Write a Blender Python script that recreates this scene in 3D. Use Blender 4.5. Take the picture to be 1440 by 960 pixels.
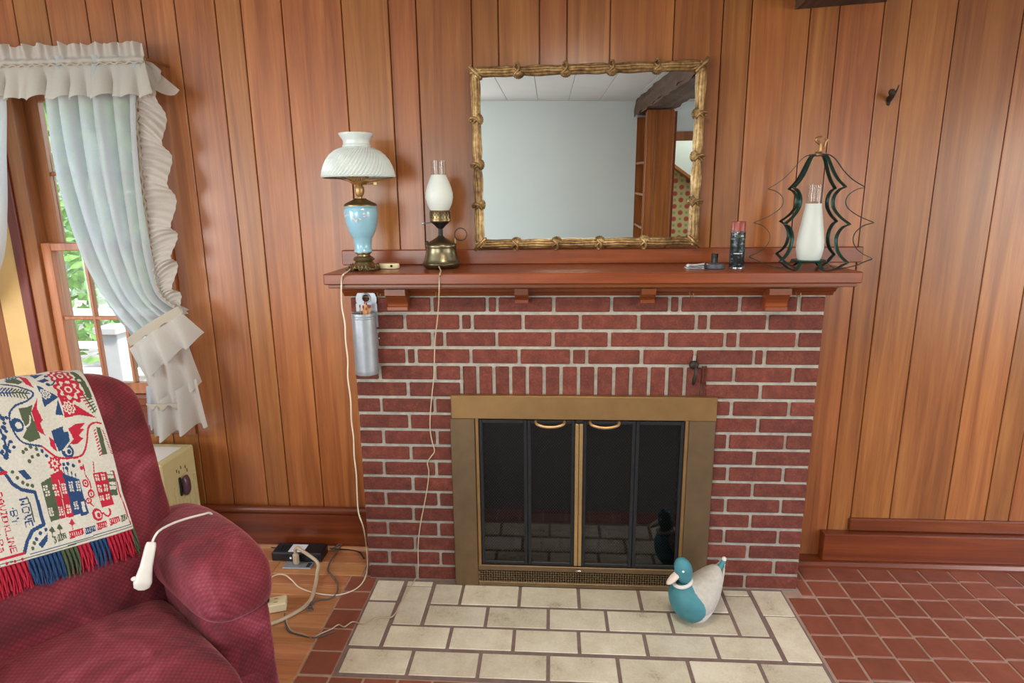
import bpy, bmesh, math, random
import numpy as np
from mathutils import Vector, Matrix
for o in list(bpy.data.objects): bpy.data.objects.remove(o)
random.seed(7)
S = bpy.context.scene
COL = S.collection
# ------------------------------------------------------------------ camera (solved from the brick courses)
FPX, PITCH, YAW, ROLL = 862.04, 0.220475, -0.068445, 0.012010
CAM = Vector((0.784355, -2.296432, 1.556723))
_f = Vector((math.sin(YAW)*math.cos(PITCH), math.cos(YAW)*math.cos(PITCH), -math.sin(PITCH)))
_r = Vector((math.cos(YAW), -math.sin(YAW), 0.0)); _d = _f.cross(_r)
_R = math.cos(ROLL)*_r + math.sin(ROLL)*_d; _D = -math.sin(ROLL)*_r + math.cos(ROLL)*_d
cd = bpy.data.cameras.new('camera'); co = bpy.data.objects.new('camera', cd); COL.objects.link(co)
cd.sensor_width = 36.0; cd.lens = FPX/1440.0*36.0; cd.clip_start = 0.02; cd.clip_end = 200
M = Matrix((( _R.x, -_D.x, -_f.x, CAM.x), (_R.y, -_D.y, -_f.y, CAM.y), (_R.z, -_D.z, -_f.z, CAM.z), (0, 0, 0, 1)))
co.matrix_world = M
S.camera = co
def U(px, py, axis, val):
    "photo pixel -> point on the plane axis=val"
    d = _R*((px-720)/FPX) + _D*((py-480)/FPX) + _f
    t = (val-CAM[axis])/d[axis]
    return CAM + d*t
# ------------------------------------------------------------------ world, lights, exposure
vs = S.view_settings
vs.view_transform = 'Standard'; vs.look = 'None'; vs.gamma = 1.0; vs.use_curve_mapping = False; vs.exposure = -0.5
wd = bpy.data.worlds.new('sky'); S.world = wd; wd.use_nodes = True
wn = wd.node_tree.nodes; wl = wd.node_tree.links
sky = wn.new('ShaderNodeTexSky'); sky.sky_type = 'NISHITA'; sky.sun_disc = False
sky.sun_elevation = math.radians(48); sky.sun_rotation = math.radians(150); sky.dust_density = 2.0
wn['Background'].inputs[1].default_value = 1.5
wl.new(sky.outputs[0], wn['Background'].inputs[0])
sun = bpy.data.lights.new('sun', 'SUN'); sun.energy = 5.0; sun.angle = 0.02; sun.color = (1, .95, .86)
so = bpy.data.objects.new('sun', sun); COL.objects.link(so); so.rotation_euler = (math.radians(38), 0, math.radians(55))
def area(name, loc, rot, sx, sy, e, col=(1, 1, 1)):
    l = bpy.data.lights.new(name, 'AREA'); l.shape = 'RECTANGLE'; l.size = sx; l.size_y = sy; l.energy = e; l.color = col
    o = bpy.data.objects.new(name, l); COL.objects.link(o); o.location = loc; o.rotation_euler = rot
    return o
H = 2.42          # ceiling
XL, XR, YB = -2.6, 4.3, -4.3
YW = 0.235        # face of the plank wall
PI = math.pi
# daylight standing in the window openings; rear windows added unseen for frontal fill
area('rear_fill', (-1.15, YB+0.06, 1.45), (PI/2, 0, 0), 1.7, 1.3, 62, (.95, .98, 1.0))
area('rear_fill_right', (3.45, YB+0.06, 1.45), (PI/2, 0, 0), 1.3, 1.3, 26, (.97, .99, 1.0))
area('daylight_left', (XL+0.06, -2.2, 1.45), (PI/2, 0, -PI/2), 1.8, 1.3, 100, (.92, .97, 1.0))
area('daylight_right', (XR-0.06, -1.9, 1.4), (PI/2, 0, PI/2), 2.0, 1.5, 36, (.95, .98, 1.0))
area('ceiling_fill', (0.9, -1.35, H-0.1), (0, 0, 0), .34, .34, 34, (1.0, .88, .72))  # overhead fill added from a ceiling lamp that is not in view

# ------------------------------------------------------------------ materials
def lin(c):
    return tuple((x/12.92 if x <= .04045 else ((x+.055)/1.055)**2.4) for x in [v/255.0 for v in c])
MATS = {}
class NT:
    def __init__(s, name):
        s.m = bpy.data.materials.new(name); s.m.use_nodes = True
        s.t = s.m.node_tree; s.b = s.t.nodes['Principled BSDF']; s.out = s.t.nodes['Material Output']
    def n(s, typ, **kw):
        x = s.t.nodes.new('ShaderNode'+typ)
        for k, v in kw.items():
            if k.startswith('i_'):
                key = k[2:]; key = int(key) if key.isdigit() else key.replace('_', ' ')
                s.set(x.inputs[key], v)
            else: setattr(x, k, v)
        return x
    def set(s, sock, v):
        if hasattr(v, 'is_output') or isinstance(v, bpy.types.NodeSocket): s.t.links.new(v, sock)
        else: sock.default_value = v
    def inp(s, name, v): s.set(s.b.inputs[name], v)
    def ramp(s, fac, stops):
        r = s.n('ValToRGB'); s.set(r.inputs[0], fac); e = r.color_ramp.elements
        while len(e) < len(stops): e.new(.5)
        for k, (p, c) in enumerate(stops): e[k].position = p; e[k].color = (c[0], c[1], c[2], 1)
        return r.outputs[0]
    def math(s, op, a, b=0.0):
        x = s.n('Math', operation=op); s.set(x.inputs[0], a); s.set(x.inputs[1], b); return x.outputs[0]
    def mix(s, fac, a, b, blend='MIX'):
        x = s.n('Mix', data_type='RGBA', blend_type=blend); s.set(x.inputs[0], fac); s.set(x.inputs[6], a); s.set(x.inputs[7], b); return x.outputs[2]
    def coord(s, scale=(1, 1, 1), rand=0.0, rot=(0, 0, 0), kind='Object'):
        tc = s.n('TexCoord'); v = tc.outputs[kind]
        if rand:
            oi = s.n('ObjectInfo'); a = s.n('VectorMath', operation='SCALE'); s.set(a.inputs[0], (7.3*rand, 3.1*rand, 5.7*rand)); s.set(a.inputs['Scale'], oi.outputs['Random'])
            b = s.n('VectorMath', operation='ADD'); s.set(b.inputs[0], v); s.set(b.inputs[1], a.outputs[0]); v = b.outputs[0]
        mp = s.n('Mapping'); s.set(mp.inputs[0], v); mp.inputs['Scale'].default_value = scale; mp.inputs['Rotation'].default_value = rot
        return mp.outputs[0]
    def noise(s, vec, scale=5, detail=4, rough=.55, dist=0.0):
        x = s.n('TexNoise'); s.set(x.inputs['Vector'], vec); x.inputs['Scale'].default_value = scale; x.inputs['Detail'].default_value = detail
        x.inputs['Roughness'].default_value = rough; x.inputs['Distortion'].default_value = dist; return x.outputs[0]
    def bump(s, h, strength=.3, dist=.01):
        x = s.n('Bump'); s.set(x.inputs['Height'], h); x.inputs['Strength'].default_value = strength; x.inputs['Distance'].default_value = dist
        s.set(s.b.inputs['Normal'], x.outputs[0])
def plain(name, c, rough=.5, metal=0.0, var=.08, vs_=30, bump=0.0, coat=0.0, rand=0.0, bs=None, bd=.004):
    t = NT(name); c = lin(c)
    vec = t.coord(rand=1.0)
    n = t.noise(vec, vs_, 5)
    col = t.ramp(n, [(.25, tuple(x*(1-var) for x in c)), (.75, tuple(min(1, x*(1+var)) for x in c))])
    if rand:
        oi = t.n('ObjectInfo'); f = t.math('MULTIPLY_ADD', oi.outputs['Random'], 2*rand)
        f.node.inputs[2].default_value = 1-rand
        hs = t.n('HueSaturation'); t.set(hs.inputs['Color'], col); t.set(hs.inputs['Value'], f); col = hs.outputs[0]
    t.inp('Base Color', col); t.inp('Roughness', rough); t.inp('Metallic', metal)
    if coat: t.inp('Coat Weight', coat); t.inp('Coat Roughness', .15)
    if bump: t.bump(t.noise(vec, bs or vs_*3, 4), bump, bd)
    MATS[name] = t.m; return t
def wood(name, dark, mid, light, rough=.32, grain=(14, 14, .55), coat=.22, rv=.13, hv=.005, bump=.05):
    t = NT(name); vec = t.coord(grain, rand=9.0)
    n = t.noise(vec, 1.6, 7, .6, .9)
    fine = t.noise(t.coord(tuple(g*5 for g in grain), rand=4.0), 3.0, 3, .6)
    f = t.math('ADD', t.math('MULTIPLY', n, .8), t.math('MULTIPLY', fine, .2))
    col = t.ramp(f, [(.30, lin(dark)), (.52, lin(mid)), (.72, lin(light))])
    # soft cross-grain figure, large patches
    fig = t.noise(t.coord((2.2, 2.2, 1.1), rand=6.0), 1.4, 3)
    hs = t.n('HueSaturation'); t.set(hs.inputs['Color'], col)
    oi = t.n('ObjectInfo'); r = oi.outputs['Random']
    v = t.math('ADD', t.math('MULTIPLY', r, 2*rv), t.math('ADD', t.math('MULTIPLY', fig, .36), .82-rv))
    t.set(hs.inputs['Value'], v)
    w = t.n('TexWhiteNoise', noise_dimensions='1D'); t.set(w.inputs['W'], r)
    t.set(hs.inputs['Hue'], t.math('ADD', t.math('MULTIPLY', w.outputs[0], 2*hv), .5-hv))
    t.inp('Base Color', hs.outputs[0])
    t.inp('Roughness', t.math('ADD', t.math('MULTIPLY', fig, .12), rough-.05))
    t.inp('Coat Weight', coat); t.inp('Coat Roughness', .22)
    if bump: t.bump(f, bump, .003)
    MATS[name] = t.m; return t
wood('plank_wood', (118, 64, 27), (151, 90, 43), (173, 113, 59))
wood('trim_wood', (86, 36, 13), (110, 48, 18), (134, 70, 28), grain=(.55, 14, 14), rough=.3)
wood('mantel_wood', (98, 46, 18), (122, 60, 24), (144, 78, 36), grain=(.5, 14, 14), rough=.3, coat=.3)
wood('window_wood', (130, 72, 36), (164, 100, 56), (188, 124, 76), grain=(14, 14, .6), rough=.4)
wood('floor_wood', (148, 92, 56), (184, 124, 80), (206, 150, 106), grain=(.6, 12, 12), rough=.38, coat=.25, rv=.08)
wood('beam_wood', (48, 30, 20), (84, 56, 38), (120, 88, 66), grain=(9, .6, 9), rough=.8, coat=0, bump=.6)
wood('dark_red_wood', (78, 26, 16), (112, 42, 26), (134, 58, 36), grain=(14, 14, .6), rough=.4)
# brick
t = NT('brick_red'); vec = t.coord(rand=6.0)
n = t.noise(vec, 26, 6, .7); n2 = t.noise(vec, 150, 3)
col = t.ramp(t.math('ADD', t.math('MULTIPLY', n, .65), t.math('MULTIPLY', n2, .35)), [(.32, lin((74, 35, 26))), (.5, lin((106, 48, 35))), (.64, lin((124, 64, 48))), (.8, lin((156, 108, 92)))])
oi = t.n('ObjectInfo'); hs = t.n('HueSaturation'); t.set(hs.inputs['Color'], col)
t.set(hs.inputs['Value'], t.math('ADD', t.math('MULTIPLY', oi.outputs['Random'], .3), .84)); t.inp('Base Color', hs.outputs[0]); t.inp('Roughness', .85)
t.bump(t.math('ADD', n2, n), .45, .004); MATS['brick_red'] = t.m
plain('mortar', (166, 157, 144), .95, var=.22, vs_=40, bump=.8, bs=120)
plain('firebox_soot', (22, 20, 19), .95, var=.4, vs_=12, bump=.5)
# hearth firebrick
t = NT('hearth_buff'); vec = t.coord(rand=6.0)
n = t.noise(vec, 7, 6, .65); n2 = t.noise(vec, 130, 3)
col = t.ramp(t.math('ADD', t.math('MULTIPLY', n, .75), t.math('MULTIPLY', n2, .25)), [(.26, lin((140, 128, 108))), (.42, lin((202, 190, 164))), (.58, lin((218, 208, 184))), (.75, lin((226, 220, 204)))])
oi = t.n('ObjectInfo'); hs = t.n('HueSaturation'); t.set(hs.inputs['Color'], col)
t.set(hs.inputs['Value'], t.math('ADD', t.math('MULTIPLY', oi.outputs['Random'], .16), .9)); t.inp('Base Color', hs.outputs[0]); t.inp('Roughness', .7)
t.bump(n2, .25, .002); MATS['hearth_buff'] = t.m
plain('hearth_grout', (126, 104, 96), .95, var=.2, vs_=25, bump=.6, bs=140)
plain('quarry_tile', (134, 74, 56), .5, var=.16, vs_=18, bump=.12, rand=.14, coat=.15)
plain('quarry_grout', (170, 142, 124), .95, var=.2, vs_=20, bump=.4)
plain('rear_floor', (104, 98, 94), .8, var=.15, vs_=14)
plain('white_wall', (220, 234, 234), .9, var=.03, vs_=2)
plain('ceiling_white', (214, 216, 214), .9, var=.03, vs_=3)
plain('yellow_mullion', (214, 176, 112), .55, var=.14, vs_=6)
plain('cream_metal', (196, 182, 132), .42, var=.05, vs_=20, bump=.05)
plain('brass_satin', (162, 126, 82), .42, .75, var=.12, vs_=14)
plain('brass_dark', (124, 102, 76), .45, .7, var=.14, vs_=14)
plain('brass_bright', (186, 150, 100), .42, .7, var=.1, vs_=40)
plain('antique_brass', (136, 118, 84), .34, .9, var=.25, vs_=30)
plain('pewter_brass', (122, 112, 88), .3, .95, var=.3, vs_=18)
plain('black_metal', (30, 30, 31), .5, .4, var=.15)
plain('door_frame_black', (44, 44, 46), .45, .5, var=.15)
plain('iron_dark', (58, 50, 44), .55, .7, var=.3, vs_=50, bump=.3)
plain('wire_grey', (128, 122, 114), .5, .5)
plain('galvanised', (168, 174, 180), .38, .55, var=.14, vs_=22, bump=.08)
plain('milk_glass', (208, 218, 215), .22, var=.02, coat=.4)
MATS['milk_glass'].node_tree.nodes['Principled BSDF'].inputs['Subsurface Weight'].default_value = .25
MATS['milk_glass'].node_tree.nodes['Principled BSDF'].inputs['Subsurface Radius'].default_value = (.02, .02, .02)
plain('blue_glass', (140, 186, 204), .18, var=.06, vs_=16, coat=.6)
plain('pink_paint', (214, 196, 190), .4, var=.1); plain('leaf_paint', (190, 200, 190), .4, var=.1)
plain('ivory_plastic', (218, 204, 164), .38, var=.03, vs_=10)
plain('white_plastic', (222, 216, 204), .35, var=.03)
plain('cord_cream', (222, 206, 178), .5, var=.04); plain('cord_beige', (186, 166, 138), .55, var=.06)
plain('cord_grey', (92, 84, 80), .6, var=.1); plain('cord_brown', (120, 92, 68), .6, var=.1)
plain('black_plastic', (24, 24, 27), .36, var=.1); plain('grey_plastic', (74, 78, 84), .45, var=.1)
plain('red_plastic', (138, 60, 52), .35, var=.05); plain('tin_silver', (186, 190, 190), .25, 1.0)
plain('paper_white', (224, 222, 226), .7, var=.05); plain('print_dark', (70, 70, 74), .7)
plain('green_iron', (38, 70, 62), .38, .55, var=.2, vs_=40)
plain('stick_wood', (206, 150, 96), .7, var=.15, vs_=60, rand=.15); plain('stick_tip', (150, 66, 44), .8)
plain('log_bark', (112, 100, 88), .95, var=.45, vs_=20, bump=.8)
plain('maroon_knob', (96, 70, 80), .3, .3, var=.1)
plain('duck_teal', (66, 128, 136), .6, var=.16, vs_=22, bump=.1); plain('duck_white', (218, 212, 204), .65, var=.05, vs_=30)
plain('duck_grey', (188, 180, 166), .8, var=.14, vs_=60, bump=.4, bs=120); plain('duck_bill', (226, 206, 188), .55, var=.06)
plain('eye_white', (240, 244, 248), .2); plain('slot_dark', (16, 15, 15), .8)
plain('deck_wood', (196, 192, 182), .8, var=.1, vs_=8); plain('bark', (96, 78, 62), .95, var=.3, vs_=12, bump=.6)
plain('leaf_litter', (176, 158, 138), 1.0, var=.4, vs_=6)
for k, c in (('throw_cream', (198, 192, 178)), ('throw_navy', (34, 64, 104)), ('throw_red', (176, 28, 52)), ('throw_green', (74, 84, 60))):
    plain(k, c, .95, var=.12, vs_=160, bump=.5, bs=320, bd=.002)
# leaves
def leafmat(name, c):
    t = NT(name); c = lin(c); col = t.ramp(t.noise(t.coord(), 9, 3), [(.3, tuple(x*.55 for x in c)), (.7, tuple(min(1, x*1.35) for x in c))])
    d = t.n('BsdfDiffuse'); t.set(d.inputs[0], col); tr = t.n('BsdfTranslucent'); t.set(tr.inputs[0], col)
    mx = t.n('MixShader'); mx.inputs[0].default_value = .45; t.t.links.new(d.outputs[0], mx.inputs[1]); t.t.links.new(tr.outputs[0], mx.inputs[2]); t.t.links.new(mx.outputs[0], t.out.inputs[0])
    MATS[name] = t.m
leafmat('leaf_green', (128, 164, 96)); leafmat('leaf_pale', (150, 172, 140)); leafmat('leaf_blue', (110, 138, 128))
def clothmat(name, c, tl=.4, see=.0):
    t = NT(name); c = lin(c); vec = t.coord((1, 1, 1))
    col = t.ramp(t.noise(vec, 220, 3), [(.3, tuple(x*.94 for x in c)), (.7, c)])
    d = t.n('BsdfDiffuse'); t.set(d.inputs[0], col); tr = t.n('BsdfTranslucent'); t.set(tr.inputs[0], col)
    mx = t.n('MixShader'); mx.inputs[0].default_value = tl; t.t.links.new(d.outputs[0], mx.inputs[1]); t.t.links.new(tr.outputs[0], mx.inputs[2]); o = mx.outputs[0]
    if see:
        tp = t.n('BsdfTransparent'); m2 = t.n('MixShader'); m2.inputs[0].default_value = see; t.t.links.new(o, m2.inputs[1]); t.t.links.new(tp.outputs[0], m2.inputs[2]); o = m2.outputs[0]
    t.t.links.new(o, t.out.inputs[0]); MATS[name] = t.m
clothmat('curtain_cloth', (206, 213, 214), .5, .12); clothmat('curtain_ruffle', (214, 210, 200), .45, .06); clothmat('curtain_band', (196, 186, 168), .3)
# glass: clear sheet with a fresnel reflection
def glassmat(name, tint=(1, 1, 1), rough=.0, ior=1.45, extra=0.0):
    t = NT(name); tp = t.n('BsdfTransparent'); tp.inputs[0].default_value = (*tint, 1); g = t.n('BsdfGlossy'); g.inputs['Roughness'].default_value = rough
    lw = t.n('LayerWeight'); lw.inputs[0].default_value = .5; fz = t.math('ADD', t.math('MULTIPLY', t.math('POWER', lw.outputs['Facing'], 4.0), .55), .035); mx = t.n('MixShader')
    t.set(mx.inputs[0], t.math('ADD', fz, extra)); t.t.links.new(tp.outputs[0], mx.inputs[1]); t.t.links.new(g.outputs[0], mx.inputs[2]); t.t.links.new(mx.outputs[0], t.out.inputs[0])
    MATS[name] = t.m
glassmat('clear_glass', (.96, .98, .97)); glassmat('smoke_glass', (.50, .51, .53), .03, 1.5, .03); glassmat('chimney_glass', (.90, .92, .92), .0, 1.5, .0)
t = NT('frosted_glass'); t.inp('Base Color', (*lin((208, 214, 208)), 1)); t.inp('Roughness', .45); t.inp('Subsurface Weight', .3); t.inp('Subsurface Radius', (.02, .02, .02)); MATS['frosted_glass'] = t.m
t = NT('mirror_silver'); t.inp('Base Color', (.86, .90, .89, 1)); t.inp('Metallic', 1.0); t.inp('Roughness', .0); MATS['mirror_silver'] = t.m
# gilded mirror frame
t = NT('gilt'); n = t.noise(t.coord(), 60, 5); n2 = t.noise(t.coord(), 14, 4)
t.inp('Base Color', t.ramp(t.math('ADD', t.math('MULTIPLY', n, .5), t.math('MULTIPLY', n2, .5)), [(.34, lin((70, 50, 28))), (.5, lin((146, 114, 70))), (.68, lin((196, 168, 118)))])); t.inp('Metallic', .55); t.inp('Roughness', .42)
t.bump(n, .3, .003); MATS['gilt'] = t.m
# chair velvet with a woven dot
t = NT('red_velvet'); tc = t.n('TexCoord')
mp = t.n('Mapping'); t.set(mp.inputs[0], tc.outputs['UV']); mp.inputs['Rotation'].default_value = (0, 0, PI/4); mp.inputs['Scale'].default_value = (92, 92, 92)
ck = t.n('TexVoronoi', distance='EUCLIDEAN'); t.set(ck.inputs['Vector'], mp.outputs[0]); ck.inputs['Scale'].default_value = 1.0; ck.inputs['Randomness'].default_value = 0.0
big = t.noise(t.coord(), 5, 5, .6, 1.0)
base = t.ramp(big, [(.34, lin((88, 14, 26))), (.52, lin((130, 32, 46))), (.70, lin((168, 70, 86)))])
dots = t.ramp(ck.outputs['Distance'], [(.12, (1, 1, 1)), (.5, (.36, .34, .36))])
t.inp('Base Color', t.mix(.6, base, dots, 'MULTIPLY')); t.inp('Roughness', .8); t.inp('Sheen Weight', .6); t.inp('Sheen Roughness', .35); t.inp('Sheen Tint', (*lin((255, 170, 170)), 1))
t.bump(t.math('ADD', t.math('MULTIPLY', ck.outputs['Distance'], -.25), t.math('MULTIPLY', t.noise(t.coord(), 7, 3, .5, 1.2), 3.0)), .45, .006); MATS['red_velvet'] = t.m
# patterned wallpaper in the far room
t = NT('wallpaper'); vec = t.coord((1, 0, 1), rot=(0, PI/4, 0)); mp = vec.node
ck = t.n('TexVoronoi'); t.set(ck.inputs['Vector'], vec); ck.inputs['Scale'].default_value = 9.0; ck.inputs['Randomness'].default_value = 0.0
base = t.ramp(ck.outputs['Distance'], [(.0, lin((190, 84, 70))), (.26, lin((206, 110, 88))), (.30, lin((226, 208, 150))), (.55, lin((226, 208, 150))), (.6, lin((176, 176, 120)))])
t.inp('Base Color', base); t.inp('Roughness', .9); MATS['wallpaper'] = t.m
# spray-can label
t = NT('can_label'); vec = t.coord((1, 1, 1)); n = t.noise(t.coord((70, 70, 110)), 1.0, 3)
t.inp('Base Color', t.ramp(n, [(.46, lin((30, 38, 40))), (.56, lin((52, 62, 64))), (.68, lin((112, 124, 126)))])); t.inp('Roughness', .3); t.inp('Metallic', .3); MATS['can_label'] = t.m
# ------------------------------------------------------------------ mesh helpers
WORLD = {}
def catmull(pts, k=6, closed=False):
    P = [Vector(p) for p in pts]; n = len(P); out = []
    rng = range(n if closed else n-1)
    for i in rng:
        if closed: a, b, c, d = P[i-1], P[i], P[(i+1) % n], P[(i+2) % n]
        else: a, b, c, d = P[max(i-1, 0)], P[i], P[i+1], P[min(i+2, n-1)]
        for j in range(k):
            t = j/k
            out.append(.5*((2*b)+(c-a)*t+(2*a-5*b+4*c-d)*t*t+(3*b-a-3*c+d)*t**3))
    if not closed: out.append(P[-1])
    return out
class MB:
    def __init__(s): s.v = []; s.f = []; s.m = []; s.uv = None
    def add(s, v, f, mi=0):
        o = len(s.v); s.v += [tuple(x) for x in v]; s.f += [tuple(i+o for i in q) for q in f]; s.m += [mi]*len(f); return s
    def box(s, x0, x1, y0, y1, z0, z1, b=0.0, mi=0, tf=None):
        hx, hy, hz = (x1-x0)/2, (y1-y0)/2, (z1-z0)/2; c = Vector(((x0+x1)/2, (y0+y1)/2, (z0+z1)/2))
        if b <= 0:
            v = [c+Vector((i*hx, j*hy, k*hz)) for i in (-1, 1) for j in (-1, 1) for k in (-1, 1)]
            f = [(0, 1, 3, 2), (4, 6, 7, 5), (0, 4, 5, 1), (2, 3, 7, 6), (0, 2, 6, 4), (1, 5, 7, 3)]
        else:
            b = min(b, hx*.9, hy*.9, hz*.9); v = []; ix = {}
            for i in (-1, 1):
                for j in (-1, 1):
                    for k in (-1, 1):
                        for a in range(3):
                            q = [i*(hx-b), j*(hy-b), k*(hz-b)]; q[a] = (i, j, k)[a]*(hx, hy, hz)[a]
                            ix[(i, j, k, a)] = len(v); v.append(c+Vector(q))
            f = []; cyc = [(-1, -1), (1, -1), (1, 1), (-1, 1)]
            def key(a, sg, p, q):
                t = [0, 0, 0]; t[a] = sg; t[(a+1) % 3] = p; t[(a+2) % 3] = q; return tuple(t)
            for a in range(3):
                for sg in (-1, 1):
                    l = [ix[key(a, sg, p, q)+(a,)] for p, q in cyc]; f.append(tuple(l if sg > 0 else l[::-1]))
                for p in (-1, 1):
                    for q in (-1, 1):
                        k0, k1 = key(a, -1, p, q), key(a, 1, p, q); b1, b2 = (a+1) % 3, (a+2) % 3
                        f.append((ix[k0+(b1,)], ix[k1+(b1,)], ix[k1+(b2,)], ix[k0+(b2,)]))
            for i in (-1, 1):
                for j in (-1, 1):
                    for k in (-1, 1): f.append(tuple(ix[(i, j, k, a)] for a in range(3)))
        if tf: v = [tf(x) for x in v]
        return s.add(v, f, mi)
    def lathe(s, prof, c=(0, 0, 0), n=32, mi=0, cap=True, tf=None, flute=None):
        c = Vector(c); v = []; f = []
        for (r, z) in prof:
            for i in range(n):
                a = 2*PI*i/n; rr = r*(flute(a, z) if flute else 1)
                v.append(Vector((rr*math.cos(a), rr*math.sin(a), z)))
        for k in range(len(prof)-1):
            for i in range(n):
                j = (i+1) % n; f.append((k*n+i, k*n+j, (k+1)*n+j, (k+1)*n+i))
        if cap:
            if prof[0][0] > 1e-5: f.append(tuple(range(n))[::-1])
            if prof[-1][0] > 1e-5: f.append(tuple((len(prof)-1)*n+i for i in range(n)))
        v = [(tf(x) if tf else x)+c for x in v]
        return s.add(v, f, mi)
    def tube(s, pts, r, n=8, closed=False, mi=0, sm=0, flat=None):
        P = catmull(pts, sm, closed) if sm else [Vector(p) for p in pts]
        N = len(P); v = []; f = []; up = None
        for i, p in enumerate(P):
            if closed: t = P[(i+1) % N]-P[i-1]
            else: t = P[min(i+1, N-1)]-P[max(i-1, 0)]
            if t.length < 1e-9: t = Vector((0, 0, 1))
            t.normalize()
            if up is None: up = t.orthogonal().normalized()
            up = (up-t*up.dot(t)); up = up.normalized() if up.length > 1e-6 else t.orthogonal().normalized()
            w = t.cross(up); rr = r(i/(N-1)) if callable(r) else r
            for k in range(n):
                a = 2*PI*k/n; v.append(p+up*(rr*math.cos(a))+w*(rr*math.sin(a)))
        M_ = N if closed else N-1
        for i in range(M_):
            for k in range(n):
                a, b = i*n, ((i+1) % N)*n; f.append((a+k, a+(k+1) % n, b+(k+1) % n, b+k))
        if not closed: f.append(tuple(range(n))[::-1]); f.append(tuple((N-1)*n+k for k in range(n)))
        return s.add(v, f, mi)
    def grid(s, fn, nu, nv, mi=0, closeu=False, mif=None):
        v = [fn(i/nu, j/nv) for j in range(nv+1) for i in range(nu+(0 if closeu else 1))]; w = nu if closeu else nu+1; f = []; mm = []
        for j in range(nv):
            for i in range(nu):
                i2 = (i+1) % w; f.append((j*w+i, j*w+i2, (j+1)*w+i2, (j+1)*w+i)); mm.append(mif(i, j) if mif else mi)
        o = len(s.v); s.v += [tuple(x) for x in v]; s.f += [tuple(i+o for i in q) for q in f]; s.m += mm; return s
    def prism(s, poly, axis, a0, a1, mi=0):
        "extrude a 2-D polygon along an axis; poly in the other two axes (in x,y,z order)"
        def mk(p, a):
            q = [p[0], p[1]]; q.insert(axis, a); return Vector(q)
        n = len(poly); v = [mk(p, a0) for p in poly]+[mk(p, a1) for p in poly]
        f = [tuple(range(n))[::-1], tuple(range(n, 2*n))]+[(i, (i+1) % n, n+(i+1) % n, n+i) for i in range(n)]
        return s.add(v, f, mi)
    def ell(s, c, r, n=16, mi=0, tf=None):
        m = n//2; v = []; f = []
        for j in range(m+1):
            for i in range(n):
                th = PI*j/m; ph = 2*PI*i/n; p = Vector((r[0]*math.sin(th)*math.cos(ph), r[1]*math.sin(th)*math.sin(ph), r[2]*math.cos(th)))
                v.append((tf(p) if tf else p)+Vector(c))
        for j in range(m):
            for i in range(n): f.append((j*n+i, j*n+(i+1) % n, (j+1)*n+(i+1) % n, (j+1)*n+i))
        return s.add(v, f, mi)
    def xf(s, fn): s.v = [tuple(fn(Vector(p))) for p in s.v]; return s
    def build(s, name, mat, parent=None, smooth=True, ang=38, loc=None, solid=0.0, uvf=None, fix=True, kind=None):
        mats = mat if isinstance(mat, (list, tuple)) else [mat]
        base = WORLD.get(parent.name, Vector((0, 0, 0))) if parent else Vector((0, 0, 0))
        L = Vector(loc) if loc is not None else (base if parent else Vector((0, 0, 0)))
        me = bpy.data.meshes.new(name)
        me.from_pydata([(p[0]-L.x, p[1]-L.y, p[2]-L.z) for p in s.v], [], s.f)
        for m in mats: me.materials.append(MATS[m])
        me.polygons.foreach_set('material_index', s.m)
        if fix:
            bm = bmesh.new(); bm.from_mesh(me); bmesh.ops.remove_doubles(bm, verts=bm.verts, dist=1e-6); bmesh.ops.recalc_face_normals(bm, faces=bm.faces); bm.to_mesh(me); bm.free()
        if uvf:
            ul = me.uv_layers.new(name='UVMap')
            for lp in me.loops:
                co_ = me.vertices[lp.vertex_index].co; ul.data[lp.index].uv = uvf(Vector(co_)+L)
        if smooth:
            me.polygons.foreach_set('use_smooth', [True]*len(me.polygons))
            try: me.set_sharp_from_angle(angle=math.radians(ang))
            except Exception: pass
        o = bpy.data.objects.new(name, me); COL.objects.link(o)
        if parent: o.parent = parent
        o.location = L-base
        WORLD[o.name] = L
        if solid:
            md = o.modifiers.new('thick', 'SOLIDIFY'); md.thickness = solid; md.offset = 0
        if kind: o['kind'] = kind
        return o
def tag(o, label=None, cat=None, group=None, kind=None):
    if label: o['label'] = label
    if cat: o['category'] = cat
    if group: o['group'] = group
    if kind: o['kind'] = kind
    return o
def thing(name, loc, label, cat, group=None):
    o = bpy.data.objects.new(name, None); COL.objects.link(o); o.location = loc; o.empty_display_size = .05
    WORLD[o.name] = Vector(loc); return tag(o, label, cat, group)
def inst(src, name, loc, parent):
    o = bpy.data.objects.new(name, src.data if hasattr(src, 'data') else src); COL.objects.link(o)
    base = WORLD.get(parent.name, Vector((0, 0, 0))); o.parent = parent; o.location = Vector(loc)-base; return o
CACHE = {}
def piece(name, x0, x1, y0, y1, z0, z1, b, mat, parent, q=.002):
    "chamfered block, mesh data shared between pieces of the same size"
    k = (name, mat, round((x1-x0)/q), round((y1-y0)/q), round((z1-z0)/q), b)
    c = ((x0+x1)/2, (y0+y1)/2, (z0+z1)/2)
    if k not in CACHE:
        hx, hy, hz = k[2]*q/2, k[3]*q/2, k[4]*q/2
        m = MB().box(-hx, hx, -hy, hy, -hz, hz, b)
        me = bpy.data.meshes.new(name); me.from_pydata(m.v, [], m.f); me.materials.append(MATS[mat])
        CACHE[k] = me
    return inst(CACHE[k], name, c, parent)
def smooth01(t): t = max(0., min(1., t)); return t*t*(3-2*t)
def lerp(a, b, t): return a+(b-a)*t
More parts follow.
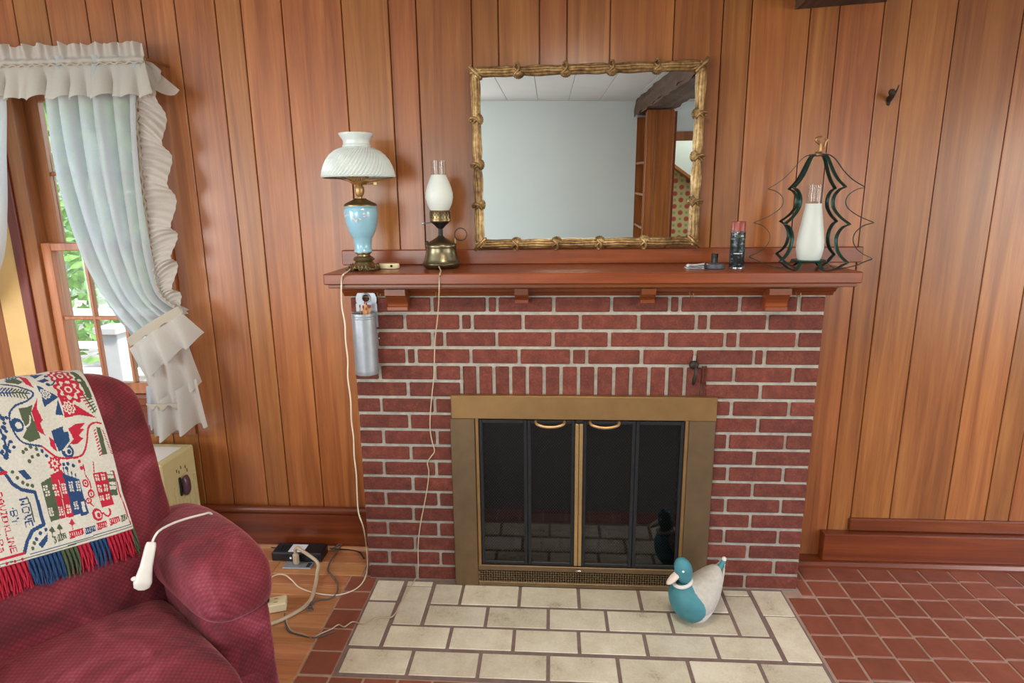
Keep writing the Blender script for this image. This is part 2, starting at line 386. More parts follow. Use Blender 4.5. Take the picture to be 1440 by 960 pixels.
def interp(pts, t):
    "piecewise-linear table lookup [(t, value...)]"
    if t <= pts[0][0]: return pts[0][1:]
    for a, b in zip(pts, pts[1:]):
        if t <= b[0]:
            u = (t-a[0])/(b[0]-a[0]) if b[0] > a[0] else 0
            return tuple(lerp(x, y, u) for x, y in zip(a[1:], b[1:]))
    return pts[-1][1:]
# ================================================================== THE SETTING
def struct(o): o['kind'] = 'structure'; return o
# ---- ground slab
floor = struct(MB().box(XL, XR, YB-.6, YW+.12, -.06, -.003).build('floor', 'quarry_grout', smooth=False))
# wood boards on the left, running along x, to x=-0.085
yb = [.20, .104, .015, -.06, -.128, -.19, -.24, -.323, -.41, -.494, -.581]
while yb[-1] > -4.2: yb.append(yb[-1]-.083)
for k in range(len(yb)-1):
    y1, y0 = yb[k], yb[k+1]
    xe = -.036 if y1 > .02 else -.085
    cuts = [XL+.02]+sorted(random.uniform(-2.2, -.9) for _ in range(1))+[xe]
    if k % 3 == 1: cuts = [XL+.02, random.uniform(-2., -1.2), random.uniform(-.45, -.25), xe]
    for a, b in zip(cuts, cuts[1:]): piece('floor_board', a+.001, b-.001, y0+.0015, y1-.0015, -.02, 0, .002, 'floor_wood', floor, .001)
# terracotta border, left of the hearth and in front of it
bl = [.10, .015, -.093, -.207, -.321, -.439, -.553]
for a, b in zip(bl, bl[1:]): piece('quarry_tile', -.079 if a <= .05 else -.03, .033 if a <= .05 else -.004, b+.004, a-.004, -.018, 0, .002, 'quarry_tile', floor, .001)
for r in range(1):
    y1 = -.562-r*.118; x = -.085+(-.055 if r % 2 else 0)
    while x < 1.74:
        a = max(x+.004, -.085)
        if x+.113-a > .02: piece('quarry_tile', a, x+.113, y1-.112, y1, -.018, 0, .002, 'quarry_tile', floor, .001)
        x += .1175
# quarry tile floor on the right
cx = [1.728, 1.842, 1.978, 2.100, 2.225]
while cx[-1] < 4.2: cx.append(cx[-1]+.1235)
off = {}
for i in range(len(cx)-1):
    o_ = [0, .002, -.004, .006, 0, .012, .02, -.01][i % 8]
    y = .182+o_
    while y > -1.75:
        y0 = y-.107
        if i == 0 and y > -.03: y = y0-.006; continue
        piece('quarry_tile', cx[i]+.005, cx[i+1]-.004, y0, y-.004, -.018, random.choice((0, 0, -.001, .0005)), .002, 'quarry_tile', floor, .001)
        y = y0-.004
for y0, y1 in ((.075, .182), (-.03, .071)):
    piece('quarry_tile', 1.795, 1.838, y0, y1, -.018, 0, .002, 'quarry_tile', floor, .001)
# unseen floor behind the camera, grey so the door glass reflects no red
MB().box(-.08, XR, YB, -1.78, -.02, -.002).build('board_bed', 'rear_floor', floor, smooth=False)
MB().box(-.085, 1.725, -1.78, -.682, -.02, -.002).build('board_bed', 'rear_floor', floor, smooth=False)

# ---- hearth of buff firebricks
hearth = tag(MB().box(.036, 1.722, -.556, .0, -.03, -.002, 0).build('hearth', 'hearth_grout', smooth=False), 'flat hearth of pale buff firebricks in front of the brick fireplace', 'hearth')
def ht(x0, x1, y0, y1): piece('hearth_brick', x0, x1, y0, y1, -.024, random.choice((0, 0, .0006, -.0008)), .0018, 'hearth_buff', hearth, .001)
g = .0065
def hrow(xs, y0, y1):
    for a, b in zip(xs, xs[1:]): ht(a+g, b-g, y0+g, y1-g)
hrow([.048, .290, .532, .771, 1.012, 1.254, 1.496, 1.716], -.545, -.417)
hrow([.166, .407, .644, .882, 1.122, 1.369, 1.590], -.412, -.288)
hrow([.291, .531, .769, .992, 1.235, 1.474], -.288, -.162)
hrow([.291, .414, .652, .891, 1.136, 1.385, 1.474], -.162, -.022)
for a, b in ((-.150, -.006), (-.412, -.150)): ht(.045, .163-g, b and a+g, b-g)
ht(.167+g, .288-g, -.045, -.012); ht(.169+g, .288-g, -.284, -.05)
ht(1.476+g, 1.585-g, -.045, -.012); ht(1.474+g, 1.588-g, -.284, -.05)
ht(1.590+g, 1.716, -.165, -.008); ht(1.594+g, 1.716, -.410, -.17)

# ---- wall of planks
wb = MB()
for (a, b, z0, z1) in ((XL, -1.655, 0, H), (-.83, XR, 0, H), (-1.655, -.83, 0, .56), (-1.655, -.83, 2.1, H)):
    wb.box(a, b, YW+.016, YW+.10, z0, z1)
wall_back = struct(wb.build('wall_back', 'dark_red_wood', smooth=False))
edges = [-2.6, -2.43, -2.22, -2.03, -1.86, -1.655, -1.48, -1.36, -1.223, -1.058, -.947, -.83, -.696, -.533, -.43, -.268, -.032, .151, .258, .471, .573, .73, .834, .996, 1.233, 1.412, 1.516, 1.727, 1.831, 1.988, 2.082, 2.245, 2.475, 2.638, 2.736, 2.93, 3.08, 3.30, 3.45, 3.62, 3.83, 4.0, 4.18, 4.3]
def plank(a, b, z0, z1, mat='plank_wood', dy=0.0):
    c = .0022 if b-a > .05 else .0015
    m = MB().box(a+.0018, b-.0018, YW+dy, YW+.018+dy, z0, z1, c)
    cx_ = (a+b)/2
    return m.build('plank', mat, wall_back, smooth=False, loc=(cx_, YW+.009, z0))
for a, b in zip(edges, edges[1:]):
    mid = (a+b)/2
    if -1.655 < mid < -.83:
        plank(a, b, 2.085, H+.09); plank(a, b, .03, .56, 'trim_wood' if False else 'plank_wood')
    elif mid > 2.08: plank(a, b, .205, H+.09)
    elif .02 < mid < 1.75: plank(a, b, 1.1, H+.09)
    else: plank(a, b, .0, H+.09, 'plank_wood')
# ---- baseboards and trim
bb = struct(MB().box(-.83, -.002, .210, YW, .02, .176, .003).build('baseboard_left', 'trim_wood', smooth=False))
MB().tube([(-.83, .218, .194), (-.002, .218, .194)], .0185, 12).build('cap_moulding', 'trim_wood', bb)
MB().prism([(.235, 0), (.193, 0), (.193, .008), (.205, .02), (.235, .022)], 0, -.83, -.002).build('shoe_moulding', 'floor_wood', bb, smooth=False)
bb2 = struct(MB().box(1.958, XR-.01, .19, YW, .024, .148, .003).build('baseboard_right', 'trim_wood', smooth=False))
MB().prism([(.235, 0), (.165, 0), (.165, .012), (.176, .024), (.235, .026)], 0, 1.80, XR-.01).build('shoe_moulding', 'trim_wood', bb2, smooth=False)
struct(MB().box(2.074, XR-.01, .221, YW+.01, .150, .206, .004).build('trim_1', 'trim_wood', smooth=False))
# ---- beam, ceiling, other walls
beam = MB()
def beamfn(u, v):
    y = lerp(YW-.002, YB+.02, v); k = u*4
    cs = [(1.668, 2.240), (1.985, 2.255), (1.985, H), (1.668, H), (1.668, 2.240)]
    i = min(int(k), 3); t_ = k-i; a, b = cs[i], cs[i+1]
    j = (.006*math.sin(y*7.1+u*9)+.005*math.sin(y*17+u*23))*min(1, (YW-y)*3+.2)
    w = .022*math.exp(-((u-.0)*9)**2)+.02*math.exp(-((u-.25)*9)**2)
    return Vector((lerp(a[0], b[0], t_)+j, y, min(H, lerp(a[1], b[1], t_)+abs(j)+w*abs(math.sin(y*4+u*7))*min(1, (YW-y)*3+.1))))
beam.grid(beamfn, 32, 70)
tag(beam.build('ceiling_beam', 'beam_wood', ang=60), 'rough dark hewn wooden beam running across under the ceiling', 'beam')
ceil = struct(MB().box(XL, XR, YB-1.6, YW+.1, H+.012, H+.06).build('ceiling', 'print_dark', smooth=False))
x = XL
while x < XR-.01:
    x1 = min(x+.325, XR); piece('ceiling_panel', x+.002, x1-.002, YB, YW, H, H+.012, .002, 'ceiling_white', ceil, .001); x = x1
# the old ceiling is not quite level
ceil.rotation_euler = (0, .024, 0); ceil.location = (0, 0, .0); ceil.location = Vector((1.0, 0, H))-Matrix.Rotation(.024, 3, 'Y')@Vector((1.0, 0, H))
HW = H+.1
def wall_with_hole(name, axis, pos, th, a0, a1, holes, mat):
    m = MB(); zs = (0, H)
    cur = a0
    def bx(u0, u1, z0, z1):
        if axis == 0: m.box(pos, pos+th, u0, u1, z0, z1)
        else: m.box(u0, u1, pos, pos+th, z0, z1)
    for (u0, u1, z0, z1) in holes:
        bx(cur, u0, 0, HW); bx(u0, u1, 0, z0) if z0 > 0 else None; bx(u0, u1, z1, HW); cur = u1
    bx(cur, a1, 0, HW)
    return struct(m.build(name, mat, smooth=False))
wall_with_hole('wall_left', 0, XL-.1, .1, YB, YW, [(-3.15, -1.25, .8, 2.1)], 'white_wall')
wall_with_hole('wall_right', 0, XR, .1, YB, YW, [(-2.95, -.85, .6, 2.15)], 'white_wall')
wall_with_hole('wall_rear', 1, YB-.1, .1, XL, XR, [(-2.05, -.25, .8, 2.1), (2.075, 2.83, 0, 2.0), (2.85, 4.1, .8, 2.1)], 'white_wall')
def simple_window(name, axis, pos, u0, u1, z0, z1):
    m = MB()
    def bx(a, b, c, d, e):
        if axis == 0: m.box(pos-e, pos+e, a, b, c, d)
        else: m.box(a, b, pos-e, pos+e, c, d)
    for a, b, c, d in ((u0, u0+.06, z0, z1), (u1-.06, u1, z0, z1), (u0, u1, z0, z0+.06), (u0, u1, z1-.06, z1), (u0, u1, (z0+z1)/2-.02, (z0+z1)/2+.02), ((u0+u1)/2-.02, (u0+u1)/2+.02, z0, z1)): bx(a, b, c, d, .03)
    return struct(m.build(name, 'window_wood', smooth=False))
simple_window('window_2', 0, XL-.05, -3.15, -1.25, .8, 2.1); simple_window('window_3', 0, XR+.05, -2.95, -.85, .6, 2.15)
simple_window('fill_window_4', 1, YB-.05, -2.05, -.25, .8, 2.1); simple_window('fill_window_5', 1, YB-.05, 2.85, 4.1, .8, 2.1)  # rear windows made up to house the frontal fill lamps
# partition end under the beam with shelves behind it, doorway and papered stair hall (seen in the mirror)
pw = struct(MB().box(1.71, 1.95, -3.66, -3.60, 0, 2.25, .004).build('wall_partition', 'plank_wood', smooth=False))
MB().box(1.70, 1.78, -3.60, -3.588, 0, 2.25, .002).build('plank', 'plank_wood', pw, smooth=False)
MB().box(1.783, 1.955, -3.60, -3.588, 0, 2.25, .002).build('plank', 'plank_wood', pw, smooth=False)
bc = thing('bookcase', (1.86, -4.0, 0), 'tall open wooden bookcase seen in the mirror behind the plank post', 'bookcase')
MB().box(1.98, 2.0, -4.29, -3.67, 0, 2.24).build('back_panel', 'dark_red_wood', bc, smooth=False)
for y in (-4.29, -3.68): MB().box(1.70, 1.98, y, y+.02, 0, 2.24).build('side_panel', 'plank_wood', bc, smooth=False)
for z in (.1, .45, .8, 1.12, 1.45, 1.76): MB().box(1.705, 1.98, -4.27, -3.68, z, z+.022).build('shelf', 'plank_wood', bc, smooth=False)
dk = struct(MB().box(2.05, 2.85, YB+.001, YB+.025, 2.0, 2.09, .004).box(2.03, 2.09, YB+.001, YB+.025, 0, 2.0, .004).box(2.82, 2.86, YB+.001, YB+.025, 0, 2.0, .004).build('door_1', 'window_wood', smooth=False))
hall = struct(MB().box(1.6, 3.6, -5.42, -5.40, 0, H).build('wall_hall', 'wallpaper', smooth=False))
st = MB().prism([(2.0, 2.30), (2.0, 1.98), (3.1, 1.2), (3.5, 1.2), (3.5, 2.30)], 1, -5.39, -5.2)
tag(st.build('stair_side', 'white_wall', smooth=False), 'pale sloping underside of a staircase beyond the doorway in the mirror', 'staircase')
MB().prism([(2.0, 1.98), (2.0, 1.94), (3.1, 1.16), (3.1, 1.2)], 1, -5.395, -5.19).build('sloped_trim', 'window_wood', bpy.data.objects['stair_side'], smooth=False)
struct(MB().box(1.55, 1.6, -5.42, YB-.1, 0, H).box(3.6, 3.65, -5.42, YB-.1, 0, H).build('wall_hall_side', 'white_wall', smooth=False))
area('hall_light', (2.5, -4.75, H-.03), (0, 0, 0), .4, .4, 9, (1, .9, .75))
# unseen ceiling lamp added as fill, beyond the top of the frame
cl = thing('added_ceiling_lamp', (.9, -1.35, H-.09), 'added round white flush ceiling lamp, out of view, for fill light', 'lamp')
MB().lathe([(.0, .09), (.19, .09), (.19, .075), (.17, .07)], (.9, -1.35, H-.09), 32).build('canopy', 'brass_satin', cl)

# ---- window in the plank wall
win = thing('window_1', (-1.2, .3, .72), 'tall divided sash window with natural wood frame behind white curtains', 'window'); win['kind'] = 'structure'
X0, X1 = -1.452, -.91
wf = MB()
wf.box(-.905, -.83, YW-.018, YW+.1, .55, 2.14, .004); wf.box(X0-.03, -.83, YW-.018, YW+.1, 2.06, 2.14, .004)
wf.build('casing', 'window_wood', win, smooth=False)
MB().box(X0-.05, X0+.012, YW+.0, YW+.14, .70, 2.06, .003).build('jamb', 'window_wood', win, smooth=False)
MB().box(X1-.01, X1+.01, YW+.0, YW+.14, .70, 2.06, .003).build('jamb', 'window_wood', win, smooth=False)
MB().box(X0-.2, -.82, YW-.05, YW+.12, .70, .735, .006).build('sill', 'mantel_wood', win, smooth=False)
MB().box(X0-.2, -.83, YW-.016, YW+.04, .555, .70, .004).build('apron', 'trim_wood', win, smooth=False)
def sash(y, z0, z1, bot, top, cols, rows, stile, name):
    m = MB(); a, b = X0+.012, X1-.01
    m.box(a, a+stile, y-.018, y+.018, z0, z1, .003); m.box(b-stile, b, y-.018, y+.018, z0, z1, .003)
    m.box(a+stile, b-stile, y-.018, y+.018, z0, z0+bot, .003); m.box(a+stile, b-stile, y-.018, y+.018, z1-top, z1, .003)
    s = m.build(name, 'window_wood', win, smooth=False)
    gx0, gx1, gz0, gz1 = a+stile, b-stile, z0+bot, z1-top
    for i in range(cols):
        for j in range(rows):
            u0, u1 = gx0+(gx1-gx0)*i/cols, gx0+(gx1-gx0)*(i+1)/cols; w0, w1 = gz0+(gz1-gz0)*j/rows, gz0+(gz1-gz0)*(j+1)/rows
            MB().box(u0, u1, y+.002, y+.005, w0, w1).build('pane', 'clear_glass', s, smooth=False)
    for i in range(1, cols): xx = gx0+(gx1-gx0)*i/cols; MB().box(xx-.008, xx+.008, y-.012, y+.012, gz0, gz1, .003).build('muntin', 'window_wood', s, smooth=False)
    for j in range(1, rows): zz = gz0+(gz1-gz0)*j/rows; MB().box(gx0, gx1, y-.011, y+.011, zz-.008, zz+.008, .003).build('muntin', 'window_wood', s, smooth=False)
sash(.27, .736, 1.415, .05, .034, 3, 2, .045, 'lower_sash'); sash(.312, 1.38, 2.06, .034, .06, 3, 2, .062, 'upper_sash')
MB().lathe([(0, 0), (.011, 0), (.011, .012), (0, .012)], (-1.2, .255, 1.415), 12).build('latch', 'brass_dark', win)
# mullion between the paired windows and the left unit
ml = struct(MB().box(-1.655, -1.545, YW-.004, YW+.03, 0, H, .003).build('trim_2', 'yellow_mullion', smooth=False))  # mullion board in one pale yellow tone
MB().box(-1.545, -1.50, YW-.012, YW+.03, .0, H, .003).build('mullion_strip', 'dark_red_wood', ml, smooth=False)

# ---- outside, seen through the panes
grd = struct(MB().grid(lambda u, v: Vector((lerp(-16, 8, u), lerp(.6, 22, v), -.75+.012*(lerp(.6, 22, v))**1.5+.06*math.sin(u*40)*math.sin(v*33))), 60, 60).build('ground', 'leaf_litter'))
rail = thing('deck_railing', (-3.1, 2.6, -.4), 'pale grey deck railing with flat boards outside the window', 'railing')
YR = 2.6
for py0, py1 in ((434, 449), (480, 490), (517, 527)):
    z1_, z0_ = U(120, py0, 1, YR).z, U(120, py1, 1, YR).z
    MB().box(-7.5, -1.2, YR-.02, YR+.02, z0_, z1_, .004).build('rail', 'deck_wood', rail, smooth=False)
for xx in (-5.2, -2.35, -3.75):
    MB().box(xx, xx+.1, YR+.02, YR+.12, -.75, .62, .004).build('post', 'deck_wood', rail, smooth=False)
pa, pb = U(148, 468, 1, 1.7), U(169, 468, 1, 1.7)
dp = thing('deck_post', ((pa.x+pb.x)/2, 1.7, -.6), 'square pale deck post with flat cap just outside the window', 'post')
MB().box(pa.x, pb.x, 1.66, 1.76, -.6, U(150, 468, 1, 1.7).z, .004).build('shaft', 'deck_wood', dp, smooth=False)
MB().box(pa.x-.03, pb.x+.03, 1.62, 1.8, U(150, 468, 1, 1.7).z, U(150, 458, 1, 1.7).z, .006).build('cap', 'deck_wood', dp, smooth=False)
rs = random.Random(3)
def tree(x, y, h, r, leafm, label, n=2600):
    z0 = -.75+.012*y**1.5
    t_ = thing('tree', (x, y, z0), label, 'tree', None)
    MB().tube([(x, y, z0-.1), (x+.1, y, z0+h*.4), (x-.05, y+.1, z0+h*.95)], lambda s: .12*(1-.7*s), 8, sm=5).build('trunk', 'bark', t_)
    m = MB()
    for i in range(n):
        a = rs.uniform(0, 2*PI); q = rs.gauss(0, .5); rr = r*math.sqrt(rs.random()); zz = z0+h*rs.uniform(.12, 1.0)
        rr *= (1.15-abs((zz-z0)/h-.5))
        c = Vector((x+rr*math.cos(a), y+rr*math.sin(a), zz)); d1 = Vector((rs.gauss(0, 1), rs.gauss(0, 1), rs.gauss(0, 1))).normalized(); d2 = d1.orthogonal().normalized()
        s_ = rs.uniform(.05, .11)
        m.add([c+d1*s_, c+d2*s_*.55, c-d1*s_, c-d2*s_*.55], [(0, 1, 2, 3)])
    m.build('foliage', leafm, t_, smooth=False, fix=False, kind='stuff')
tree(-4.7, 5.0, 3.8, 1.2, 'leaf_green', 'bright green leafy tree standing behind the deck railing')
tree(-6.9, 8.2, 4.6, 1.4, 'leaf_pale', 'pale dense tree standing behind the bright green one', 3600)
tree(-6.0, 12.0, 6.0, 1.7, 'leaf_blue', 'tall bluish tree farthest from the window behind the others', 3600)
tree(-2.2, 6.5, 3.8, 1.0, 'leaf_pale', 'pale green tree nearest to the deck post', 2600)
tree(-10.4, 11.9, 6.4, 1.9, 'leaf_green', 'wide green tree at the far end of the deck railing', 3200)

# ================================================================== FIREPLACE
h = .0677
fp = thing('fireplace', (.88, .1, 0), 'red brick fireplace with pale raised mortar joints against the plank wall', 'fireplace')
OX0, OX1, OZ1 = .45, 1.335, .78          # opening behind the brass surround
core = MB()
for (a, b, z0, z1) in ((.006, OX0, 0, 18*h), (OX1, 1.780, 0, 18*h), (OX0, OX1, OZ1, 18*h)): core.box(a, b, .0035, YW, z0, z1)
core.build('mortar_core', 'mortar', fp, smooth=False)
fb = MB()
fb.box(OX0, OX1, .225, .234, 0, OZ1).box(OX0, OX0+.01, .006, .225, 0, OZ1).box(OX1-.01, OX1, .006, .225, 0, OZ1).box(OX0, OX1, .006, .225, 0, .01).box(OX0, OX1, .006, .225, OZ1-.01, OZ1)
fb.build('firebox_lining', 'firebox_soot', fp, smooth=False)
rows = {
 1: [528, 607, 685, 699, 779, 860, 941.5, 956.5, 1040, 1124], 2: [569.4, 647.5, 663.7, 735.6, 816, 898, 979, 996.5, 1079],
 3: [530.5, 608, 625, 698.4, 777.5, 857, 937, 1019, 1038, 1121], 4: [572, 585, 662, 730, 803.5, 825, 902, 977, 1060, 1075],
 5: [534, 611.6, 649.4, 989, 1032, 1115], 6: [573.8, 649.4, 989, 1069], 7: [536, 611.6, 1028.4, 1109.7], 8: [575.6, 1066],
 9: [539, 614.7, 1023, 1104], 10: [578, 1060.6], 11: [540, 614, 1023, 1101], 12: [580.6, 1058], 13: [542.7, 617, 1020, 1097.8], 14: [581.5, 1055],
 15: [545.7, 617, 1018, 1094], 16: [584, 1051], 17: [548, 620, 1014, 1088], 18: [586.5, 1047]}
mj = .0066
def brick(x0, x1, z0, z1):
    dy = random.uniform(-.0012, .0012)
    piece('brick', x0+mj+random.uniform(-.001, .001), x1-mj+random.uniform(-.001, .001), -.0035+dy, .04+dy, z0+mj+random.uniform(-.0008, .0008), z1-mj, .003, 'brick_red', fp, .002)
for r, js in rows.items():
    z1 = (19-r)*h; z0 = z1-h; py = 426+(r-1)*23.0
    xs = [0.0]
    for p in js:
        X = U(p, py if r > 1 else 427, 1, 0)
        # pixel row on the photo for this course at this x
        for _ in range(4):
            q_ = U(p, py, 1, 0); py += ((q_.z)-(z0+z1)/2)*330
        xs.append(U(p, py, 1, 0).x)
    xs.append(1.786)
    for a, b in zip(xs, xs[1:]):
        if r >= 5 and a < .45 < b and b > 1.2: brick(a, .44, z0, z1); brick(1.36, b, z0, z1); continue
        if r >= 5 and r <= 6 and a > .40 and b < 1.35 and b-a > .5: continue
        if r >= 7 and a < .7 and b > 1.2: brick(a, .45, z0, z1); brick(1.345, b, z0, z1); continue
        brick(a, b, z0, z1)
sx = [U(p, 533, 1, 0).x for p in (649.4, 672, 694.7, 718, 741.6, 765, 789, 813.4, 837.8, 863, 887, 912.5, 937.5, 962.8, 988.8)]
for a, b in zip(sx, sx[1:]): piece('brick', a+mj, b-mj, -.0035, .04, 12*h-.012, 14*h-mj, .003, 'brick_red', fp, .002)
# ---- mantel shelf
mt = thing('mantel_shelf', (.9, .06, 1.165), 'reddish wooden mantel shelf on corbels across the brick fireplace', 'mantel')
MB().box(-.052, 1.848, -.118, YW, 1.276, 1.316, .004).build('shelf_board', 'mantel_wood', mt, smooth=False)
MB().box(-.040, 1.836, -.106, YW, 1.262, 1.277, .003).build('edge_bead', 'mantel_wood', mt, smooth=False)
MB().prism([(YW, 1.262), (-.05, 1.262), (-.05, 1.253), (-.034, 1.248), (-.026, 1.236), (-.012, 1.231), (-.006, 1.219), (YW, 1.219)], 0, -.018, 1.802).build('bed_moulding', 'trim_wood', mt, smooth=False)
MB().box(-.093, 2.0, .213, YW+.004, 1.316, 1.378, .004).build('back_board', 'mantel_wood', mt, smooth=False)
def corbel(x0, x1, zb, dep):
    zt = 1.252; pr = [(.0, zt), (-dep, zt), (-dep, zt-.022), (-dep*.86, zt-.026)]
    for k in range(7):
        a = k/6*PI/2; pr.append((-dep*.80+dep*.28*math.sin(a), lerp(zt-.030, zb+.018, 1-math.cos(a)) if False else zt-.030-(zt-.030-zb-.016)*(k/6)))
    pr += [(-dep*.62, zb+.012), (-dep*.62, zb), (.0, zb)]
    MB().prism(pr, 0, x0, x1).build('corbel', 'mantel_wood', mt, smooth=False)
corbel(.160, .237, 1.170, .075); corbel(.642, .692, 1.196, .06); corbel(1.105, 1.157, 1.196, .06); corbel(1.553, 1.630, 1.168, .075)
for px in (531, 613, 970, 1120):
    p = U(px, 411, 1, -.035)
    MB().tube([(p.x, -.03, 1.238), (p.x, -.036, 1.226), (p.x+.006, -.04, 1.218), (p.x+.012, -.042, 1.224), (p.x+.012, -.042, 1.232)], .0018, 6, sm=4).build('cup_hook', 'brass_satin', mt)

# ---- brass fireplace doors
sc = thing('fireplace_screen', (.893, -.02, 0), 'brass framed fireplace screen with folding glass doors and pierced grille', 'fireplace screen')
FY = -.034
MB().box(.386, 1.408, FY, -.004, .737, .832, .003).build('top_rail', 'brass_satin', sc, smooth=False)
MB().box(.380, .478, FY+.003, -.004, .0, .737, .003).build('side_stile', 'brass_dark', sc, smooth=False)
MB().box(1.306, 1.408, FY+.003, -.004, .0, .737, .003).build('side_stile', 'brass_dark', sc, smooth=False)
for a in (.480, 1.293): MB().box(a, a+.012, FY+.001, -.004, .098, .737, .002).build('edge_strip', 'brass_satin', sc, smooth=False)
gr = MB().box(.478, 1.306, FY+.002, -.006, .074, .098, .002).box(.478, 1.306, FY+.002, -.006, .002, .022, .002).build('grille_rail', 'brass_dark', sc, smooth=False)
gm = MB(); pitch = .0204; gz0, gz1 = .021, .075
def clipd(x, sgn):
    x0, x1 = x, x+sgn*(gz1-gz0); return (x0, gz0, x1, gz1)
k = -3
while .478+k*pitch < 1.33:
    for sgn in (1, -1):
        xa, za, xb, zb = clipd(.478+k*pitch, sgn)
        lo, hi = .478, 1.306
        pts = []
        for s_ in np.linspace(0, 1, 25):
            xx = xa+(xb-xa)*s_
            if lo <= xx <= hi: pts.append((xx, za+(zb-za)*s_))
        if len(pts) > 1:
            (ax, az), (bx_, bz) = pts[0], pts[-1]; w = .0037
            nx, nz = (-(bz-az), bx_-ax); l = math.hypot(nx, nz); nx, nz = nx/l*w, nz/l*w
            gm.prism([(ax+nx, az+nz), (bx_+nx, bz+nz), (bx_-nx, bz-nz), (ax-nx, az-nz)], 1, FY+.004, FY+.007)
    k += 1
gm.build('pierced_grille', 'brass_dark', sc, smooth=False, fix=False, kind='stuff')
MB().box(.478, 1.306, -.012, -.006, .02, .076).build('grille_backing', 'slot_dark', sc, smooth=False)
px_ = [.493, .684, .868, .907, 1.106, 1.292]
dx = [(.493, .684), (.684, .872), (.902, 1.106), (1.106, 1.292)]
for i, (a, b) in enumerate(dx):
    fr = MB(); z0, z1 = .102, .732; w = .014
    fr.box(a+.001, a+w, FY+.006, -.016, z0, z1, .002).box(b-w, b-.001, FY+.006, -.016, z0, z1, .002).box(a+w, b-w, FY+.006, -.016, z0, z0+w, .002).box(a+w, b-w, FY+.006, -.016, z1-w, z1, .002)
    d = fr.build('glass_door', 'door_frame_black', sc, smooth=False)
    MB().box(a+w, b-w, -.024, -.020, z0+w, z1-w).build('pane', 'smoke_glass', d, smooth=False)
    if i in (1, 2):
        e = b if i == 1 else a-.014
        MB().box(e, e+.014, FY-.001, -.016, z0+.004, z1-.012, .002).build('brass_edge', 'brass_bright', d, smooth=False)
        xm = .774 if i == 1 else .985
        MB().tube([(xm-.056, FY+.006, .728), (xm-.05, FY-.012, .722), (xm-.02, FY-.02, .715), (xm+.02, FY-.02, .715), (xm+.05, FY-.012, .722), (xm+.056, FY+.006, .728)], .0055, 8, sm=5).build('handle', 'brass_bright', d)
MB().box(.872, .902, FY+.004, -.016, .102, .116, .002).box(.872, .902, FY+.004, -.016, .722, .734, .002).build('latch_plate', 'black_metal', sc, smooth=False)
MB().lathe([(0, 0), (.005, 0), (.005, .008), (0, .008)], (.884, FY, .088), 10, tf=lambda p: Vector((p.x, -p.z, p.y))).tube([(.884, FY-.006, .088), (.9, FY-.006, .087)], .002, 6).build('damper_knob', 'tin_silver', sc)
# wire mesh curtain hanging behind the glass
wm = MB(); st_ = .0115; x0_, x1_, z0_, z1_ = .50, 1.285, .11, .725
def wy(x): return .03+.008*math.sin(x*38)
k = -60
while x0_+k*st_ < x1_+.8:
    for sgn in (1, -1):
        pts = []
        for s_ in np.linspace(0, 1, 30):
            z = lerp(z0_, z1_, s_); xx = (x0_+k*st_ if sgn > 0 else x0_+k*st_)+sgn*(z-z0_)*.8
            if x0_ <= xx <= x1_: pts.append((xx, z))
        for (ax, az), (bx_, bz) in zip(pts, pts[1:]):
            w = .0013; wm.add([(ax-w, wy(ax), az), (ax+w, wy(ax), az), (bx_+w, wy(bx_), bz), (bx_-w, wy(bx_), bz)], [(0, 1, 2, 3)])
    k += 1
wm.build('wire_mesh', 'wire_grey', sc, smooth=False, fix=False, kind='stuff')
# grate and logs inside
gt = thing('fire_grate', (.9, .14, .01), 'black iron fire grate inside the firebox', 'grate')
for i in range(7):
    xx = .66+i*.08; MB().tube([(xx, .07, .16), (xx, .08, .10), (xx, .14, .08), (xx, .21, .1)], .008, 6, sm=3).build('bar', 'black_metal', gt)
MB().box(.64, 1.16, .09, .105, .06, .075).box(.64, 1.16, .18, .195, .06, .075).build('cross_bar', 'black_metal', gt, smooth=False)
for xx in (.66, 1.14):
    for yy in (.09, .18): MB().box(xx-.008, xx+.008, yy, yy+.014, .01, .07).build('leg', 'black_metal', gt, smooth=False)
for i, (xa, xb, y, z, r) in enumerate(((.62, 1.02, .111, .130, .034), (.75, 1.2, .184, .135, .035), (.68, 1.08, .148, .200, .031))):
    tag(MB().tube([(xa, y, z), ((xa+xb)/2, y+.006, z+.006), (xb, y, z+.012)], lambda s: r*(1+.08*math.sin(s*9)), 12, sm=6).build('firewood_log', 'log_bark'), ['ashy firewood log lying in front on the fire grate', 'thickest firewood log lying at the back of the fire grate', 'firewood log lying on top of the other two on the grate'][i], 'log', 'logs on the fire grate')
# ================================================================== THINGS ON AND AROUND THE MANTEL
MZ = 1.3162
# ---- wall mirror in a carved gilt frame (resting on the back board, top leaning a touch forward)
MC = Vector((.9103, .182, 1.7245)); MYAW, MTILT, MROLL = .0036, -.022, .0056
def mir(p):
    x, y, z = p; x, z = x*math.cos(MROLL)-z*math.sin(MROLL), x*math.sin(MROLL)+z*math.cos(MROLL)
    y, z = y*math.cos(MTILT)+z*math.sin(MTILT), -y*math.sin(MTILT)+z*math.cos(MTILT)
    x, y = x*math.cos(MYAW)-y*math.sin(MYAW), x*math.sin(MYAW)+y*math.cos(MYAW)
    return MC+Vector((x, y, z))
mr = thing('wall_mirror', mir(Vector((0, 0, -.343))), 'large rectangular mirror in a gilt carved bamboo frame above the mantel', 'mirror')
w2, h2, wi, hi = .443, .341, .4047, .3065
MB().box(-wi-.01, wi+.01, .004, .008, -hi-.01, hi+.01).xf(mir).build('mirror_glass', 'mirror_silver', mr, smooth=False)
MB().box(-wi-.02, wi+.02, .010, .020, -hi-.02, hi+.02).xf(mir).build('backing_board', 'print_dark', mr, smooth=False)
wm_, hm_ = (w2+wi)/2-.002, (h2+hi)/2-.002
